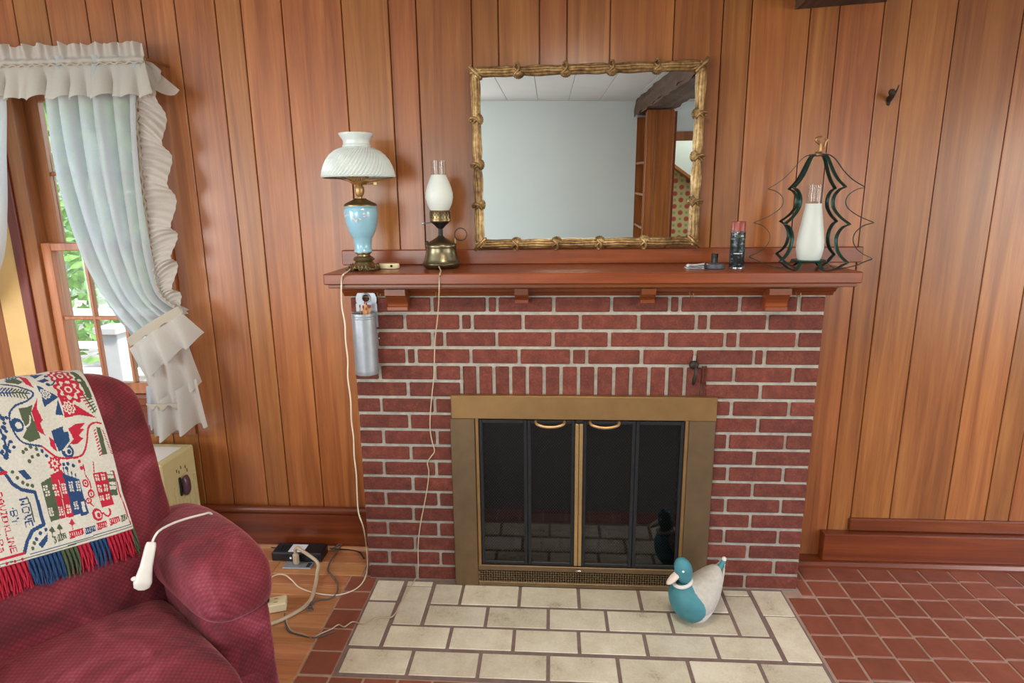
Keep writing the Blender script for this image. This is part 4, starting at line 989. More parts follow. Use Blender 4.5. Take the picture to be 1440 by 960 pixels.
# seat cushion
def rbox(F0, F1, L0, L1, z0, z1, n=5, dome=0.0, nu=56, nv=28, front=None):
    m = MB(); cF, cL, cz_ = (F0+F1)/2, (L0+L1)/2, (z0+z1)/2; hF, hL, hz = (F1-F0)/2, (L1-L0)/2, (z1-z0)/2
    def fn(u, v):
        x_, y_ = supere(u, n); th_ = v*PI; s_, c_ = math.sin(th_), math.cos(th_)
        s2 = abs(s_)**(2/n); c2 = math.copysign(abs(c_)**(2/n), c_)
        F_, L_, z_ = cF+hF*x_*s2, cL+hL*y_*s2, cz_-hz*c2
        if dome and c2 < 0: z_ += dome*(1-(x_*s2)**2)*(1-(y_*s2)**2)
        if front: F_, L_, z_ = front(F_, L_, z_)
        return W(F_, L_, z_)
    m.grid(fn, nu, nv, closeu=True); return m
rbox(-.06, .60, -.60, -.005, .26, .425, 6, .045).build('seat_cushion', 'red_velvet', rc_, uvf=uvc, ang=80)
rbox(-.20, .40, -.74, .125, .06, .30, 10).build('base', 'red_velvet', rc_, uvf=uvc, ang=80)
for i, Lc in enumerate((.09, -.69)):
    sg = 1 if i == 0 else -1
    def padf(F_, L_, z_, Lc=Lc):
        # fuller, drooping front end
        t_ = smooth01((F_-.15)/.28); return F_, Lc+(L_-Lc)*(1+.08*t_), z_-.012*t_+.010*math.sin(F_*14)*max(0, z_-.52)*3
    pad = rbox(-.20, .395, Lc-.122, Lc+.100, .435, .63, 3.2, 0, 48, 40, front=padf)
    pad.build('arm_pad', 'red_velvet', rc_, uvf=uvc, ang=80)
    def panf(F_, L_, z_, Lc=Lc): return F_+.02*math.sin((z_-.1)*6), L_+.01*math.sin(z_*9+F_*4), z_
    rbox(-.24, .365, Lc-.095, Lc+.078, .05, .52, 6, 0, 48, 24, front=panf).build('arm_panel', 'red_velvet', rc_, uvf=uvc, ang=80)
for F_, L_ in ((-.12, -.66), (-.12, .08), (.42, -.66), (.42, .08)):
    MB().lathe([(.022, 0), (.026, .065)], tuple(W(F_, L_, 0)), 12).build('foot', 'black_plastic', rc_)

# ---- woven throw over the back: pattern laid out stitch by stitch
PO = Vector((190, 735, 0)); E1 = Vector((-.946, .324, 0)); E2 = Vector((-.298, -.954, 0))
NA, NB = 330, 300          # stitches across, stitches up from the lower hem
CR, NV_, RD, GN = 0, 1, 2, 3
img = np.zeros((NB, NA), int)
ai, bi = np.meshgrid(np.arange(NA)+.5, np.arange(NB)+.5)
PXX = PO.x+E1.x*ai+E2.x*bi; PYY = PO.y+E1.y*ai+E2.y*bi
def c6(*p): return [(x/5.052, 510+y/5.052) for x, y in p]
def c7(*p): return [(x/4.8, 660+y/4.8) for x, y in p]
def poly(pts, col):
    ins = np.zeros(PXX.shape, bool); n = len(pts)
    for i in range(n):
        (x1, y1), (x2, y2) = pts[i], pts[(i+1) % n]
        if y1 == y2: continue
        cond = ((y1 > PYY) != (y2 > PYY)) & (PXX < (x2-x1)*(PYY-y1)/(y2-y1)+x1); ins ^= cond
    img[ins] = col
def line(pts, w, col, step=.5):
    for (x1, y1), (x2, y2) in zip(pts, pts[1:]):
        dx_, dy_ = x2-x1, y2-y1; L2 = dx_*dx_+dy_*dy_
        t_ = np.clip(((PXX-x1)*dx_+(PYY-y1)*dy_)/max(L2, 1e-6), 0, 1)
        img[(PXX-x1-t_*dx_)**2+(PYY-y1-t_*dy_)**2 < (w/2)**2] = col
def curve(pts, w, col): line([(p.x, p.y) for p in catmull([(a, b, 0) for a, b in pts], 6)], w, col)
def disc(c, r, col, r0=0.0, sc=0.0, n=8):
    d = np.hypot(PXX-c[0], PYY-c[1]); a = np.arctan2(PYY-c[1], PXX-c[0]); img[(d < r*(1+sc*np.cos(n*a))) & (d >= r0*(1+sc*np.cos(n*a)))] = col
def flower(c, r, col, bg=CR):
    disc(c, r, col, sc=.12); disc(c, r*.72, bg, sc=.16, n=8); disc(c, r*.55, col, sc=.12, n=6); disc(c, r*.28, bg); disc(c, r*.16, col)
flower(c6((443, 128))[0], 17, RD); flower(c6((492, 248))[0], 20, RD)
flower((38, 522), 13, RD); flower((18, 545), 9, NV_)
curve(c6((545, 60), (590, 130), (620, 200), (640, 260)), 9, GN); disc(c6((582, 143))[0], 6.5, GN); disc(c6((582, 143))[0], 3, CR)
for i in range(7):
    p = c6((600+i*13, 265+i*17))[0]; line([p, (p[0]+9-i, p[1]-4)], 1.8, GN); line([p, (p[0]-7+i*.5, p[1]+3)], 1.8, RD if i < 5 else GN)
curve(c6((600, 270), (640, 320), (680, 370)), 2.2, GN)
poly(c6((265, 262), (412, 330), (310, 425)), NV_); flower(c6((320, 325))[0], 7.5, CR, NV_)
poly(c6((412, 318), (690, 412), (565, 425), (448, 468), (440, 400)), RD); flower(c6((485, 390))[0], 8.5, CR, RD)
poly(c6((408, 345), (442, 455), (382, 460)), NV_)
poly(c6((215, 130), (330, 110), (260, 195)), NV_); poly(c6((270, 220), (330, 180), (360, 200), (310, 235)), NV_); disc(c6((340, 150))[0], 3, NV_); disc(c6((345, 240))[0], 3, NV_)
curve(c6((380, 190), (430, 180), (480, 165), (560, 160)), 2.4, RD); curve(c6((350, 250), (380, 230), (400, 190)), 2.2, NV_)
# leaves and birds
poly(c6((345, 580), (430, 530), (440, 570), (470, 560), (480, 640), (400, 705), (370, 650)), NV_); disc(c6((460, 690))[0], 9, NV_); disc(c6((465, 690))[0], 5, CR); disc(c6((470, 690))[0], 3, NV_)
poly(c6((470, 540), (520, 500), (600, 468), (560, 520), (590, 515), (545, 570), (580, 580), (530, 630), (480, 640), (500, 590)), RD)
line(c6((430, 690), (500, 600)), 2.2, CR); poly(c6((330, 620), (365, 640), (385, 705), (340, 680)), RD)
poly(c6((130, 470), (190, 450), (228, 425), (210, 490), (240, 560), (270, 640), (200, 680), (150, 660), (180, 600), (150, 540)), GN); poly(c6((215, 480), (262, 370), (255, 450), (290, 520), (270, 545), (305, 620), (255, 600), (232, 540)), RD)
disc(c6((115, 585))[0], 9, NV_); disc(c6((125, 585))[0], 4.5, CR); curve(c6((170, 590), (200, 560), (205, 510)), 2, CR)
poly(c6((40, 230), (110, 195), (175, 240), (140, 270), (60, 265)), GN); poly(c6((130, 150), (200, 190), (245, 290), (190, 260), (165, 215)), RD)
curve(c6((-60, 380), (60, 370), (130, 350), (210, 340)), 2.2, NV_)
for i in range(11):
    x_ = -40+i*22; q = c6((x_, 368-i*2))[0]; cc_ = NV_ if i < 6 else GN; line([q, (q[0]+5, q[1]-7)], 2, cc_); line([q, (q[0]+3, q[1]+7)], 2, cc_)
curve(c6((-80, 270), (20, 290), (130, 295), (235, 330), (195, 400), (105, 460), (65, 530), (85, 620), (150, 690), (280, 690)), 2.6, NV_)
curve(c6((280, 690), (380, 740), (480, 730), (570, 690), (605, 600), (620, 500), (670, 452), (720, 445)), 2.6, RD)
poly(c6((680, 480), (712, 478), (760, 650), (722, 665)), GN)
for i in range(9):
    p = c6((676+i*5, 500+i*20))[0]; line([p, (p[0]-3, p[1]+2.5)], 1.6, RD); p = c6((725+i*8, 490+i*18))[0]; line([p, (p[0]+2.2, p[1]+1.5)], 1.4, RD)
for (x_, y_) in ((0, 545), (30, 590), (45, 550), (15, 620), (40, 640), (20, 690), (70, 700), (90, 730), (60, 760), (15, 770), (170, 730), (200, 710), (240, 715), (280, 720), (150, 750), (190, 800), (250, 750), (310, 745), (210, 770), (430, 780), (460, 770), (500, 775), (450, 800), (545, 740), (560, 780)):
    disc(c6((x_, y_))[0], 2.4, GN if 140 < x_ < 270 else (RD if x_ > 540 else NV_))
for i in range(5): disc(c6((20+i*4, 560+i*60))[0], 3.2, NV_)
curve(c6((-20, 600), (20, 680), (50, 800)), 3, NV_); curve(c6((-20, 760), (30, 790), (60, 700)), 2.4, NV_)
# houses
poly(c7((610, 40), (712, 12), (772, 218), (682, 252)), RD); poly(c7((712, 12), (772, -5), (806, 152), (750, 168)), GN); poly(c7((620, 8), (780, -32), (786, -10), (625, 30)), CR); line(c7((618, -30), (622, 40), (684, 250)), 1.6, RD)
for i in range(2):
    for j in range(3): q = c7((640+i*45+j*19, 60+j*62-i*12))[0]; poly([(q[0]-3, q[1]-3), (q[0]+3, q[1]-4), (q[0]+4.5, q[1]+4), (q[0]-1.5, q[1]+5)], CR); line([(q[0]-2, q[1]), (q[0]+4, q[1]-.5)], 1.0, RD); line([(q[0]+.5, q[1]-4), (q[0]+1.5, q[1]+5)], 1.0, RD)
for j in range(2): q = c7((738+j*18, 30+j*64))[0]; poly([(q[0]-5, q[1]-4), (q[0]+5, q[1]-6), (q[0]+7, q[1]+3), (q[0]-3, q[1]+5)], CR); line([(q[0]-5, q[1]), (q[0]+6, q[1]-1.5)], 1.2, GN)
line(c7((770, 0), (840, 200), (888, 335)), 1.8, RD); poly(c7((352, 70), (420, 50), (520, 80), (395, 78)), CR)
poly(c7((255, 155), (320, 110), (392, 352), (325, 382)), GN); poly(c7((318, 98), (392, 55), (412, 80), (480, 330), (390, 356)), RD); poly(c7((398, 75), (515, 92), (588, 300), (530, 325), (525, 310), (478, 325)), NV_)
for k in range(4): line(c7((405+k*28, 40+k*8), (415+k*26, 92)), 1.5, NV_)
for (x_, y_, cc_) in ((285, 180, GN), (300, 210, GN), (320, 300, GN), (330, 330, GN), (345, 165, RD), (360, 200, RD), (385, 285, RD), (395, 320, RD), (405, 150, RD), (412, 180, RD), (440, 265, RD), (448, 300, RD), (455, 130, NV_), (462, 160, NV_), (505, 120, NV_), (512, 150, NV_), (490, 240, NV_), (500, 270, NV_)):
    q = c7((x_, y_))[0]; poly([(q[0]-3.4, q[1]-2.4), (q[0]+2.6, q[1]-3.6), (q[0]+3.6, q[1]+2.4), (q[0]-2.4, q[1]+3.6)], CR); line([(q[0]-3, q[1]+.6), (q[0]+3, q[1]-.8)], .9, cc_); line([(q[0]-.6, q[1]-3), (q[0]+.8, q[1]+3)], .9, cc_)
poly(c7((530, 225), (552, 220), (568, 290), (545, 298)), CR); line(c7((372, 120), (425, 340)), .9, CR)
curve(c7((545, 0), (560, 60), (590, 100), (600, 160), (590, 220), (620, 250)), 1.8, RD); 
for q in ((560, 110), (600, 165), (585, 215)): disc(c7(q)[0], 5, RD); disc(c7(q)[0], 2.8, CR); disc(c7(q)[0], 1.4, RD)
disc(c7((350, 25))[0], 8.5, RD, sc=.15); disc(c7((350, 25))[0], 5, CR, sc=.2); disc(c7((350, 25))[0], 2.5, RD)
disc(c7((645, 300))[0], 8, RD); disc(c7((650, 300))[0], 5, CR); disc(c7((655, 302))[0], 3, RD); curve(c7((690, 285), (720, 300), (740, 280), (735, 255)), 2.6, RD)
# border of little fences and bushes above the hem
line(c7((0, 655), (160, 605), (900, 345)), 1.1, GN); line(c7((190, 580), (890, 335)), 1.0, NV_)
for (x_, y_, cc_, w_) in ((345, 480, GN, 3), (390, 465, GN, 12), (490, 440, RD, 20), (585, 405, NV_, 15), (670, 370, RD, 15), (765, 330, RD, 15), (835, 300, GN, 9)):
    q = c7((x_, y_))[0]
    poly([(q[0]-w_/2, q[1]-3), (q[0]+w_/2, q[1]-3-w_*.34), (q[0]+w_/2+1.5, q[1]+4-w_*.34), (q[0]-w_/2+1.5, q[1]+6)], cc_)
    for i in range(int(w_/3)): line([(q[0]-w_/2+1.5+i*3, q[1]-1.5-i), (q[0]-w_/2+2.3+i*3, q[1]+3-i)], .9, CR)
for (x_, y_, cc_) in ((328, 430, GN), (380, 408, GN), (465, 370, RD)):
    q = c7((x_, y_))[0]; poly([(q[0], q[1]-5), (q[0]+5, q[1]+1), (q[0], q[1]+3), (q[0]-4, q[1]+1)], cc_); line([q, (q[0]+1, q[1]+8)], 1.4, cc_)
# navy cartouche with lettering
cart = c7((-20, 100), (25, 132), (75, 188), (130, 212), (218, 214), (250, 310), (278, 402), (205, 445), (170, 510), (152, 575)); line(cart, 4.6, NV_)
line(c7((-60, 160), (35, 128)), 3.4, RD); line(c7((-100, 660), (148, 578)), 3.0, RD)
for i in range(5): disc(c7((140-i*48, 612+i*16))[0], 1.9, RD)
for (x_, y_) in ((75, 120), (105, 148), (140, 170), (170, 178), (200, 180), (290, 430), (255, 455), (230, 490), (205, 545), (215, 515)): disc(c7((x_, y_))[0], 2.3, GN if x_ < 220 else NV_)
poly(c7((110, 110), (150, 95), (200, 140), (160, 150), (140, 135)), NV_); poly(c7((240, 520), (300, 450), (300, 490), (265, 540)), NV_)
curve(c7((165, 250), (185, 290), (200, 340), (218, 390)), 2.2, GN)
FONT = {'W': ['10001', '10001', '10001', '10101', '10101', '11011', '10001'], 'O': ['01110', '10001', '10001', '10001', '10001', '10001', '01110'], 'V': ['10001', '10001', '10001', '10001', '01010', '01010', '00100'],
 'E': ['11111', '10000', '10000', '11110', '10000', '10000', '11111'], 'B': ['11110', '10001', '10001', '11110', '10001', '10001', '11110'], 'Y': ['10001', '10001', '01010', '00100', '00100', '00100', '00100'],
 'D': ['11110', '10001', '10001', '10001', '10001', '10001', '11110'], 'A': ['01110', '10001', '10001', '11111', '10001', '10001', '10001'], 'I': ['111', '010', '010', '010', '010', '010', '111'], 'K': ['10001', '10010', '10100', '11000', '10100', '10010', '10001'],
 'L': ['10000', '10000', '10000', '10000', '10000', '10000', '11111'], 'N': ['10001', '11001', '10101', '10101', '10011', '10001', '10001'], 'P': ['11110', '10001', '10001', '11110', '10000', '10000', '10000'],
 'a': ['00000', '00000', '01110', '00001', '01111', '10001', '01111'], '.': ['0', '0', '0', '1', '0', '0', '0'], ' ': ['00']*7}
def text(s, end, col, size=.92, right=True):
    "letters run down the throw, tops to the right; 'end' is where the last letter stops"
    dr = Vector((.29, .957, 0)); upv = Vector((.957, -.29, 0)); tot = sum(len(FONT[ch][0])+1 for ch in s)*size
    p = Vector((end[0], end[1], 0))-dr*tot
    for ch in s:
        g_ = FONT[ch]; n = len(g_[0])
        for r in range(7):
            for cc_ in range(n):
                if g_[r][cc_] == '1':
                    q = p+dr*((cc_+.5)*size)+upv*((3-r)*size); img[(abs((PXX-q.x)*dr.x+(PYY-q.y)*dr.y) <= size*.52) & (abs((PXX-q.x)*upv.x+(PYY-q.y)*upv.y) <= size*.52)] = col
        p += dr*((n+1)*size)
text('WOVE', c7((192, 432))[0], NV_, 1.55); text('.BY.', c7((108, 425))[0], NV_, 1.4); text('DAVID KLINE', c7((92, 588))[0], RD, 1.25); text('N Pa', c7((22, 592))[0], RD, 1.3)
# -- lay it on the back cushion
# arc length table along the front of the profile, starting at the crease
k_start = next(i for i, p in enumerate(BPc) if p.y > .50 and p.x < .06)
S0, SK = .128, .00012
arc = [(0.0, float(k_start))]; s_ = 0.0; kk_ = k_start
while kk_ < k_start+45:
    s_ += (BPc[(kk_+1) % nb]-BPc[kk_ % nb]).length; kk_ += 1; arc.append((s_, float(kk_)))
CA, CB = .00152, .00228
LR = -.058             # right edge of the throw on the back
tw = thing('throw_blanket', tuple(W(.0, -.3, .6)), 'woven cream throw with navy, red and green folk pattern and fringe', 'throw')
def throw_pt(a, b, off=.010):
    k = interp(arc, max(0, b*CB+S0+SK*a))[0]; l = LR-a*CA
    return back_pt(k, max(l, LB0+.02), off+.0015*math.sin(a*.11)*math.sin(b*.07))
ok_b = min(NB, int((arc[-1][0]-S0-SK*NA)/CB)-1)
tm = MB(); tm.grid(lambda u, v: throw_pt(u*NA, v*ok_b), NA, ok_b, mif=lambda i, j: int(img[j, i]))
tm.build('woven_cloth', ['throw_cream', 'throw_navy', 'throw_red', 'throw_green'], tw, fix=False, solid=.005, ang=80)
segs = [(0, 7, 'throw_green'), (7, 46, 'throw_red'), (46, 73, 'throw_navy'), (73, 93, 'throw_red'), (93, 116, 'throw_green'), (116, 165, 'throw_navy'), (165, 215, 'throw_red'), (215, 260, 'throw_navy'), (260, 330, 'throw_red')]
rf = random.Random(5)
for a0, a1, mm in segs:
    m = MB(); a = a0
    while a < a1:
        ln = rf.uniform(.062, .078); sw = rf.uniform(-3, 5)-(5 if a0 == 0 else 0); sa = S0+SK*a; pts = []
        for q in range(5):
            t_ = q/4; kq = interp(arc, max(0., sa-t_*ln))[0]; pts.append(back_pt(kq, LR-(a+sw*t_*t_)*CA, .012+.005*math.sin(t_*4+a)))
        m.tube(pts, lambda s: .0024*(1-.3*s), 5, sm=2); a += 1.6
    m.build('fringe', mm, tw, fix=False, kind='stuff')
# ---- hand control draped over the arm
hcx = thing('hand_control', tuple(U(200, 830, 2, .45)), 'off-white corded hand control resting between seat and arm of the recliner', 'remote')
pA, pB = W(.02, -.035, .60), W(.085, -.125, .475)
pA, pB = U(213, 762, 2, .645), U(200, 822, 2, .545)
ax = (pB-pA).normalized(); sx2 = ax.cross(Vector((FD.x, FD.y, .6))).normalized(); sz2 = ax.cross(sx2).normalized()
def hfn(u, v):
    a, b = supere(u, 3.5); wv = interp([(0, .011), (.08, .0135), (.5, .0155), (.68, .019), (.85, .023), (.96, .019), (1, .008)], v)[0]; tv = interp([(0, .008), (.1, .010), (.6, .011), (.85, .013), (1, .006)], v)[0]
    return pA+(pB-pA)*(v*1.12)+sx2*(wv*a)+sz2*(tv*b)
hm = MB().grid(hfn, 24, 24, closeu=True); hm.build('handle', 'white_plastic', hcx)
MB().ell(pA+(pB-pA)*.86+sx2*.022*(1 if sx2.x < 0 else -1)+sz2*.0, (.010, .008, .006), 10).build('button', 'white_plastic', hcx)
cp = [pA+Vector((0, 0, -.004)), U(222, 748, 2, .662), U(240, 737, 2, .662), U(262, 729, 2, .655), U(285, 723, 2, .645), U(295, 721, 2, .635), U(301, 728, 2, .61), U(300, 733, 2, .60)]
MB().tube([tuple(p) for p in cp], .0034, 8, sm=6).build('cord', 'white_plastic', hcx)
MB().ell(U(303, 730, 2, .6), (.006, .004, .006), 8).build('cord_clip', 'white_plastic', hcx)

# ================================================================== HEATER, POWER STRIPS, CABLES
hx1 = -.815
ht_ = thing('wall_heater', (hx1-.28, .07, 0), 'cream painted metal heater with louvre slots below the window', 'heater')
HZ = .53
MB().box(hx1-.56, hx1, -.06, .17, .03, HZ, .006).build('cabinet', 'cream_metal', ht_, smooth=False)
MB().box(hx1-.53, hx1-.03, -.035, .13, HZ-.001, HZ+.002).build('top_inset', 'white_plastic', ht_, smooth=False)
for i in range(9):
    y = -.045+i*.023; MB().box(hx1-.001, hx1+.004, y, y+.009, .05, .34 if i % 2 else .40, .0015).build('rib', 'cream_metal', ht_, smooth=False)
    if i in (1, 3, 6, 7): MB().box(hx1-.0005, hx1+.0012, y+.011, y+.014, .06, .25).build('louvre_slot', 'slot_dark', ht_, smooth=False)
for (y, z) in ((.03, .455), (.06, .46), (.09, .45), (.045, .445), (.10, .43), (.10, .40)): MB().box(hx1-.0005, hx1+.0012, y, y+.004, z, z+.014).build('cut_mark', 'slot_dark', ht_, smooth=False)
MB().grid(lambda u, v: Vector((hx1+.016+.016*math.sin(v*PI)*math.cos(u*2*PI), .062+.022*(math.sin(v*PI)**.5)*math.sin(u*2*PI), .385-.045*math.cos(v*PI))), 24, 16, closeu=True).build('handle', 'maroon_knob', ht_)
MB().box(hx1, hx1+.008, .034, .046, .345, .43, .003).build('handle_plate', 'black_metal', ht_, smooth=False)
for y in (-.05, .15):
    for x_ in (hx1-.54, hx1-.03): MB().box(x_, x_+.02, y, y+.015, 0, .031).build('leg', 'cream_metal', ht_, smooth=False)
# black surge strip
bs = thing('surge_protector', (-.36, .155, 0), 'black surge protector lying on the floor against the baseboard', 'power strip')
MB().box(-.475, -.245, .100, .188, .001, .046, .006).build('housing', 'black_plastic', bs, smooth=False)
MB().box(-.40, -.33, .11, .17, .0455, .0475).build('label', 'paper_white', bs, smooth=False)
for i in range(3): MB().box(-.455+i*.02, -.44+i*.02, .12, .165, .0455, .048, .001).build('outlet', 'slot_dark', bs, smooth=False)
MB().lathe([(0, 0), (.005, 0), (.005, .002), (0, .002)], (-.385, .1, .022), 12, tf=lambda p: Vector((p.x, -p.z, p.y))).build('lamp_lens', 'eye_white', bs)
# floor outlet plate with plug
fo_ = thing('floor_outlet', (-.315, .05, 0), 'grey metal floor outlet plate with a beige plug in it', 'outlet')
MB().box(-.405, -.275, .048, .098, .0, .006, .003).build('plate', 'galvanised', fo_, smooth=False)
MB().box(-.30, -.285, .055, .09, .0055, .0075).build('lid_screw', 'tin_silver', fo_, smooth=False)
MB().box(-.363, -.337, .066, .088, .006, .062, .007).build('plug', 'cord_beige', fo_, smooth=False)
pts = [(-.35, .077, .055), (-.349, .075, .078), (-.335, .07, .092), (-.318, .065, .085), tuple(floorp(446, 790, .045)), tuple(floorp(446, 805, .02))]
for px, py in ((444, 820), (440, 836), (434, 847), (424, 856), (410, 864), (396, 871), (380, 877), (362, 880)): pts.append(tuple(floorp(px, py, .009)))
tag(MB().tube(pts, .0075, 10, sm=6).build('power_cable', 'cord_beige'), 'thick beige power cable curving from the floor outlet across the boards', 'cable')
# cream outlet strip beside the chair
os_ = thing('outlet_strip', (-.34, -.21, 0), 'ivory plastic outlet strip on the floor beside the recliner', 'power strip')
ca, cb = floorp(402, 842, .035), floorp(366, 848, .035)
dv = (ca-cb); dv.z = 0; dv.normalize(); nv2 = Vector((-dv.y, dv.x, 0)); mid = ca-dv*.075
def osb(p): return Vector((ca.x, ca.y, 0))+dv*(p.x)+nv2*(p.y)+Vector((0, 0, p.z))
MB().box(-.30, .002, -.030, .030, .001, .036, .004).xf(osb).build('housing', 'ivory_plastic', os_, smooth=False)
for i in range(4):
    for y in (-.012, .010): MB().box(-.045-i*.055, -.030-i*.055, y, y+.003, .0358, .0364).xf(osb).build('slot', 'slot_dark', os_, smooth=False)
MB().box(-.085, -.060, -.014, .012, .036, .066, .006).xf(osb).build('plug', 'black_plastic', os_, smooth=False)
MB().tube([osb(Vector((-.075, 0, .06))), osb(Vector((-.085, .01, .085))), osb(Vector((-.12, .02, .075))), osb(Vector((-.16, .03, .06)))], .004, 8, sm=5).build('plug_cord', 'black_plastic', os_)
MB().box(-.125, -.10, -.012, .014, .036, .075, .005).xf(osb).build('plug', 'white_plastic', os_, smooth=False)
# loose dark cords on the floor
def cord(pp, r, mat, label, z=.004, name='extension_cord'):
    tag(MB().tube([tuple(floorp(p[0], p[1], p[2] if len(p) > 2 else z)) for p in pp], r, 8, sm=6).build(name, mat), label, 'cord')
cord([(466, 772, .02), (480, 764, .03), (474, 775, .012), (465, 788, .005), (461, 800), (464, 806), (472, 815), (475, 826), (472, 836), (462, 842), (448, 843), (440, 848), (436, 854), (428, 852)], .0034, 'cord_grey', 'dark grey cord looping from the black surge protector to the beige cable')
cord([(464, 771, .028), (478, 772, .016), (492, 773, .01), (505, 776, .006), (512, 785, .004)], .003, 'black_plastic', 'short black cord running from the surge protector to the brick corner')
cord([(398, 770, .02), (386, 770, .012), (374, 769, .008), (362, 770, .006)], .003, 'black_plastic', 'short black cord leading from the surge protector behind the recliner')
cord([(400, 862, .012), (401, 874, .004), (404, 884), (410, 889), (424, 893), (440, 896), (455, 893), (470, 888)], .0026, 'cord_grey', 'thin grey wire lying near the ivory outlet strip')
cord([(438, 846, .018), (432, 855, .02), (434, 858, .012), (440, 857), (436, 850)], .0028, 'cord_grey', 'small dark tie knotted round the beige cable')

# ================================================================== CURTAINS
YC = .135
def cpx(px, py, y=YC): p = U(px, py, 1, y); return p.x, p.z
def cpanel(name, label, left, right, nf, amp, top_z):
    "left/right: px outlines, top to bottom; folds follow the gathers"
    Ls = [cpx(*p) for p in left]; Rs = [cpx(*p) for p in right]
    Lc = catmull([(a, 0, b) for a, b in Ls], 10); Rc = catmull([(a, 0, b) for a, b in Rs], 10)
    def at(Cv, v): k = v*(len(Cv)-1); i = min(int(k), len(Cv)-2); return Cv[i].lerp(Cv[i+1], k-i)
    t_ = thing(name, (sum(p[0] for p in Ls+Rs)/len(Ls+Rs), YC, min(p[1] for p in Ls+Rs)), label, 'curtain')
    def fn(u, v):
        a, b = at(Lc, v), at(Rc, v); p = a.lerp(b, u); am = amp*(1-.35*v)
        ph = u*nf*2*PI+.9*math.sin(v*3+u*4)
        p.y = YC+am*math.sin(ph)+.4*am*math.sin(ph*.43+v*5)-.02*math.sin(v*PI)*u; p.x += .35*am*math.cos(ph)
        return p
    return t_, fn, at, Lc, Rc
left = [(50, 82), (60, 165), (74, 240), (95, 310), (118, 370), (150, 428), (190, 480)]
right = [(196, 78), (197, 150), (203, 230), (211, 310), (220, 375), (232, 415), (262, 436)]
ct, cfn, cat_, Lc, Rc = cpanel('curtain', 'white ruffled curtain panel tied back at the plank side of the window', left, right, 6, .024, 2.1)
MB().grid(cfn, 150, 60).build('panel', 'curtain_cloth', ct, ang=85, fix=False)
# gathered ruffle down the outer edge
def ruffle_fn(outer, amp, n, y0=YC):
    Oc = catmull([(cpx(*p)[0], 0, cpx(*p)[1]) for p in outer], 10)
    def fn(u, v):
        a = Rc[0] if v <= 0 else cat_(Rc, v); b = cat_(Oc, v); p = a.lerp(b, u)
        ph = v*n*2*PI; p.y = y0-.012+amp*u*math.sin(ph+u*1.2)+.005*(1-.6*u)*math.sin(v*46*2*PI); p.z += .012*u*math.sin(ph+1.5)-.03*u*u
        return p
    return fn
outer = [(222, 90), (231, 165), (240, 230), (246, 300), (246, 350), (249, 400), (262, 436)]
MB().grid(ruffle_fn(outer, .026, 7), 14, 420).build('side_ruffle', 'curtain_ruffle', ct, ang=85, fix=False)
MB().tube([cat_(Rc, t_)+Vector((.002*math.sin(t_*170), YC-.022+.003*math.sin(t_*200), 0)) for t_ in np.linspace(.13, .93, 200)], .0042, 6).build('gather_seam', 'curtain_band', ct)
# tie band
def strip(tl, tr, bl_, br_, y, amp, nf, bul, nu=40, nv=12, yb=None):
    A, B, C_, D_ = [Vector((cpx(*p)[0], 0, cpx(*p)[1])) for p in (tl, tr, bl_, br_)]
    def fn(u, v):
        p = A.lerp(B, u).lerp(C_.lerp(D_, u), v); w_ = amp*(.25+.75*v)
        p.y = y-bul*math.sin(u*PI)+w_*math.sin(u*nf*2*PI+v*.8)+((yb or 0)*v); p.z += .012*v*math.sin(u*nf*2*PI+1)
        return p
    return MB().grid(fn, nu, nv)
strip((186, 474), (258, 428), (192, 488), (266, 440), .10, .002, 3, .035).build('tie_band', 'curtain_band', ct, ang=85, fix=False, solid=.004)
strip((191, 487), (265, 439), (212, 533), (291, 470), .094, .024, 3.1, .035, 80, 16).build('tie_ruffle', 'curtain_ruffle', ct, ang=85, fix=False)
strip((202, 510), (262, 470), (216, 570), (284, 540), .125, .018, 3.0, .02, 80, 14).build('tail', 'curtain_ruffle', ct, ang=85, fix=False)
strip((216, 568), (280, 530), (218, 618), (299, 592), .118, .026, 2.7, .02, 80, 14).build('tail_ruffle', 'curtain_ruffle', ct, ang=85, fix=False)
strip((214, 563), (263, 561), (215, 569), (264, 567), .096, .001, 3, .02, 30, 3).build('tail_seam', 'curtain_band', ct, ang=85, fix=False, solid=.003)
strip((200, 545), (216, 545), (203, 604), (222, 604), .16, .006, 2.0, .0, 30, 12).build('inner_tail', 'curtain_cloth', ct, ang=85, fix=False)
left2 = [(-160, 82), (-170, 165), (-185, 240), (-200, 310), (-215, 370), (-225, 428), (-200, 470)]
right2 = [(8, 82), (18, 150), (20, 220), (19, 290), (8, 365), (-30, 430), (-110, 480)]
ct2, cfn2, cat2, _, _ = cpanel('curtain', 'white ruffled curtain panel tied back over the yellow mullion', left2, right2, 6, .022, 2.1)
MB().grid(cfn2, 130, 50).build('panel', 'curtain_cloth', ct2, ang=85, fix=False)
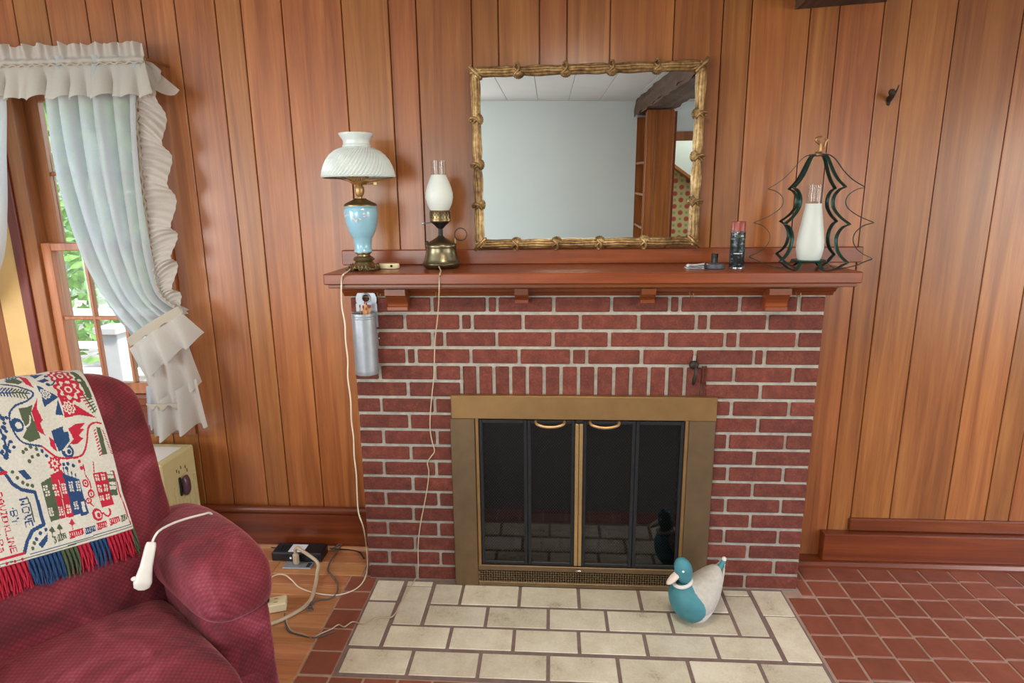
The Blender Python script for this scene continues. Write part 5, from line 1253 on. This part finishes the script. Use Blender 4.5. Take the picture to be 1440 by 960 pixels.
# valance on its rod
vx0, vx1 = cpx(-170, 90, .11)[0], cpx(204, 90, .11)[0]; zt, zr, zbm = cpx(100, 61, .11)[1], cpx(100, 86, .11)[1], cpx(100, 139, .11)[1]
va = thing('valance', ((vx0+vx1)/2, .11, zbm), 'short gathered white valance with ruffled header above the window', 'valance')
rv_ = random.Random(9); ph0 = [rv_.uniform(0, 6) for _ in range(8)]
def gather(x, k=1.0): return (math.sin(x*62+ph0[0])+.6*math.sin(x*103+ph0[1])+.5*math.sin(x*37+ph0[2]))*k
def val_fn(u, v):
    x = lerp(vx0, vx1, u)
    if v < .22: t_ = v/.22; z = lerp(zt, zr+.012, t_); y = .115+gather(x*2.1, .0085)*(1-.6*t_); z += .004*(1-t_)*gather(x*1.4, 1.0)
    elif v < .34: t_ = (v-.22)/.12; z = lerp(zr+.012, zr-.012, t_); y = .112-.012*math.sin(t_*PI)+gather(x*1.6, .0022)
    else: t_ = (v-.34)/.66; z = lerp(zr-.012, zbm, t_)+.006*t_*gather(x*1.15+.02, 1.0); y = .110-.035*t_+gather(x*1.15, .0135)*t_**.8; 
    xx = x+.05*smooth01((u-.93)/.07)*max(0, v-.34)*1.1+max(0, v-.34)/.66*(.013*math.cos(x*1.15*62+ph0[0])+.006*math.cos(x*1.15*103+ph0[1])+.006*math.cos(x*1.15*37+ph0[2]))
    return Vector((xx, y, z))
MB().grid(val_fn, 620, 34).build('skirt', 'curtain_ruffle', va, ang=85, fix=False)
MB().tube([(vx0, .114, zr), (vx1+.005, .114, zr), (vx1+.012, .16, zr), (vx1+.012, YW-.001, zr)], .006, 8).build('rod', 'brass_satin', va)
MB().tube([(x, .097+gather(x*1.6, .002), zr-.014+.003*math.sin(x*160)) for x in np.linspace(vx0, vx1, 400)], .003, 5).build('gather_seam', 'curtain_band', va)
def ret_fn(u, v):
    # flared return ruffle at the rod's end
    z = lerp(zr-.008, cpx(240, 128, .11)[1], v)+.012*v*math.sin(u*7); x = vx1-.015+(.02+.115*v)*u*.9; y = lerp(.105, .165, u)-.02*v+.012*v*math.sin(u*10)
    return Vector((x, y, z-.02*u*(1-v)))
MB().grid(ret_fn, 24, 16).build('end_ruffle', 'curtain_ruffle', va, ang=85, fix=False)
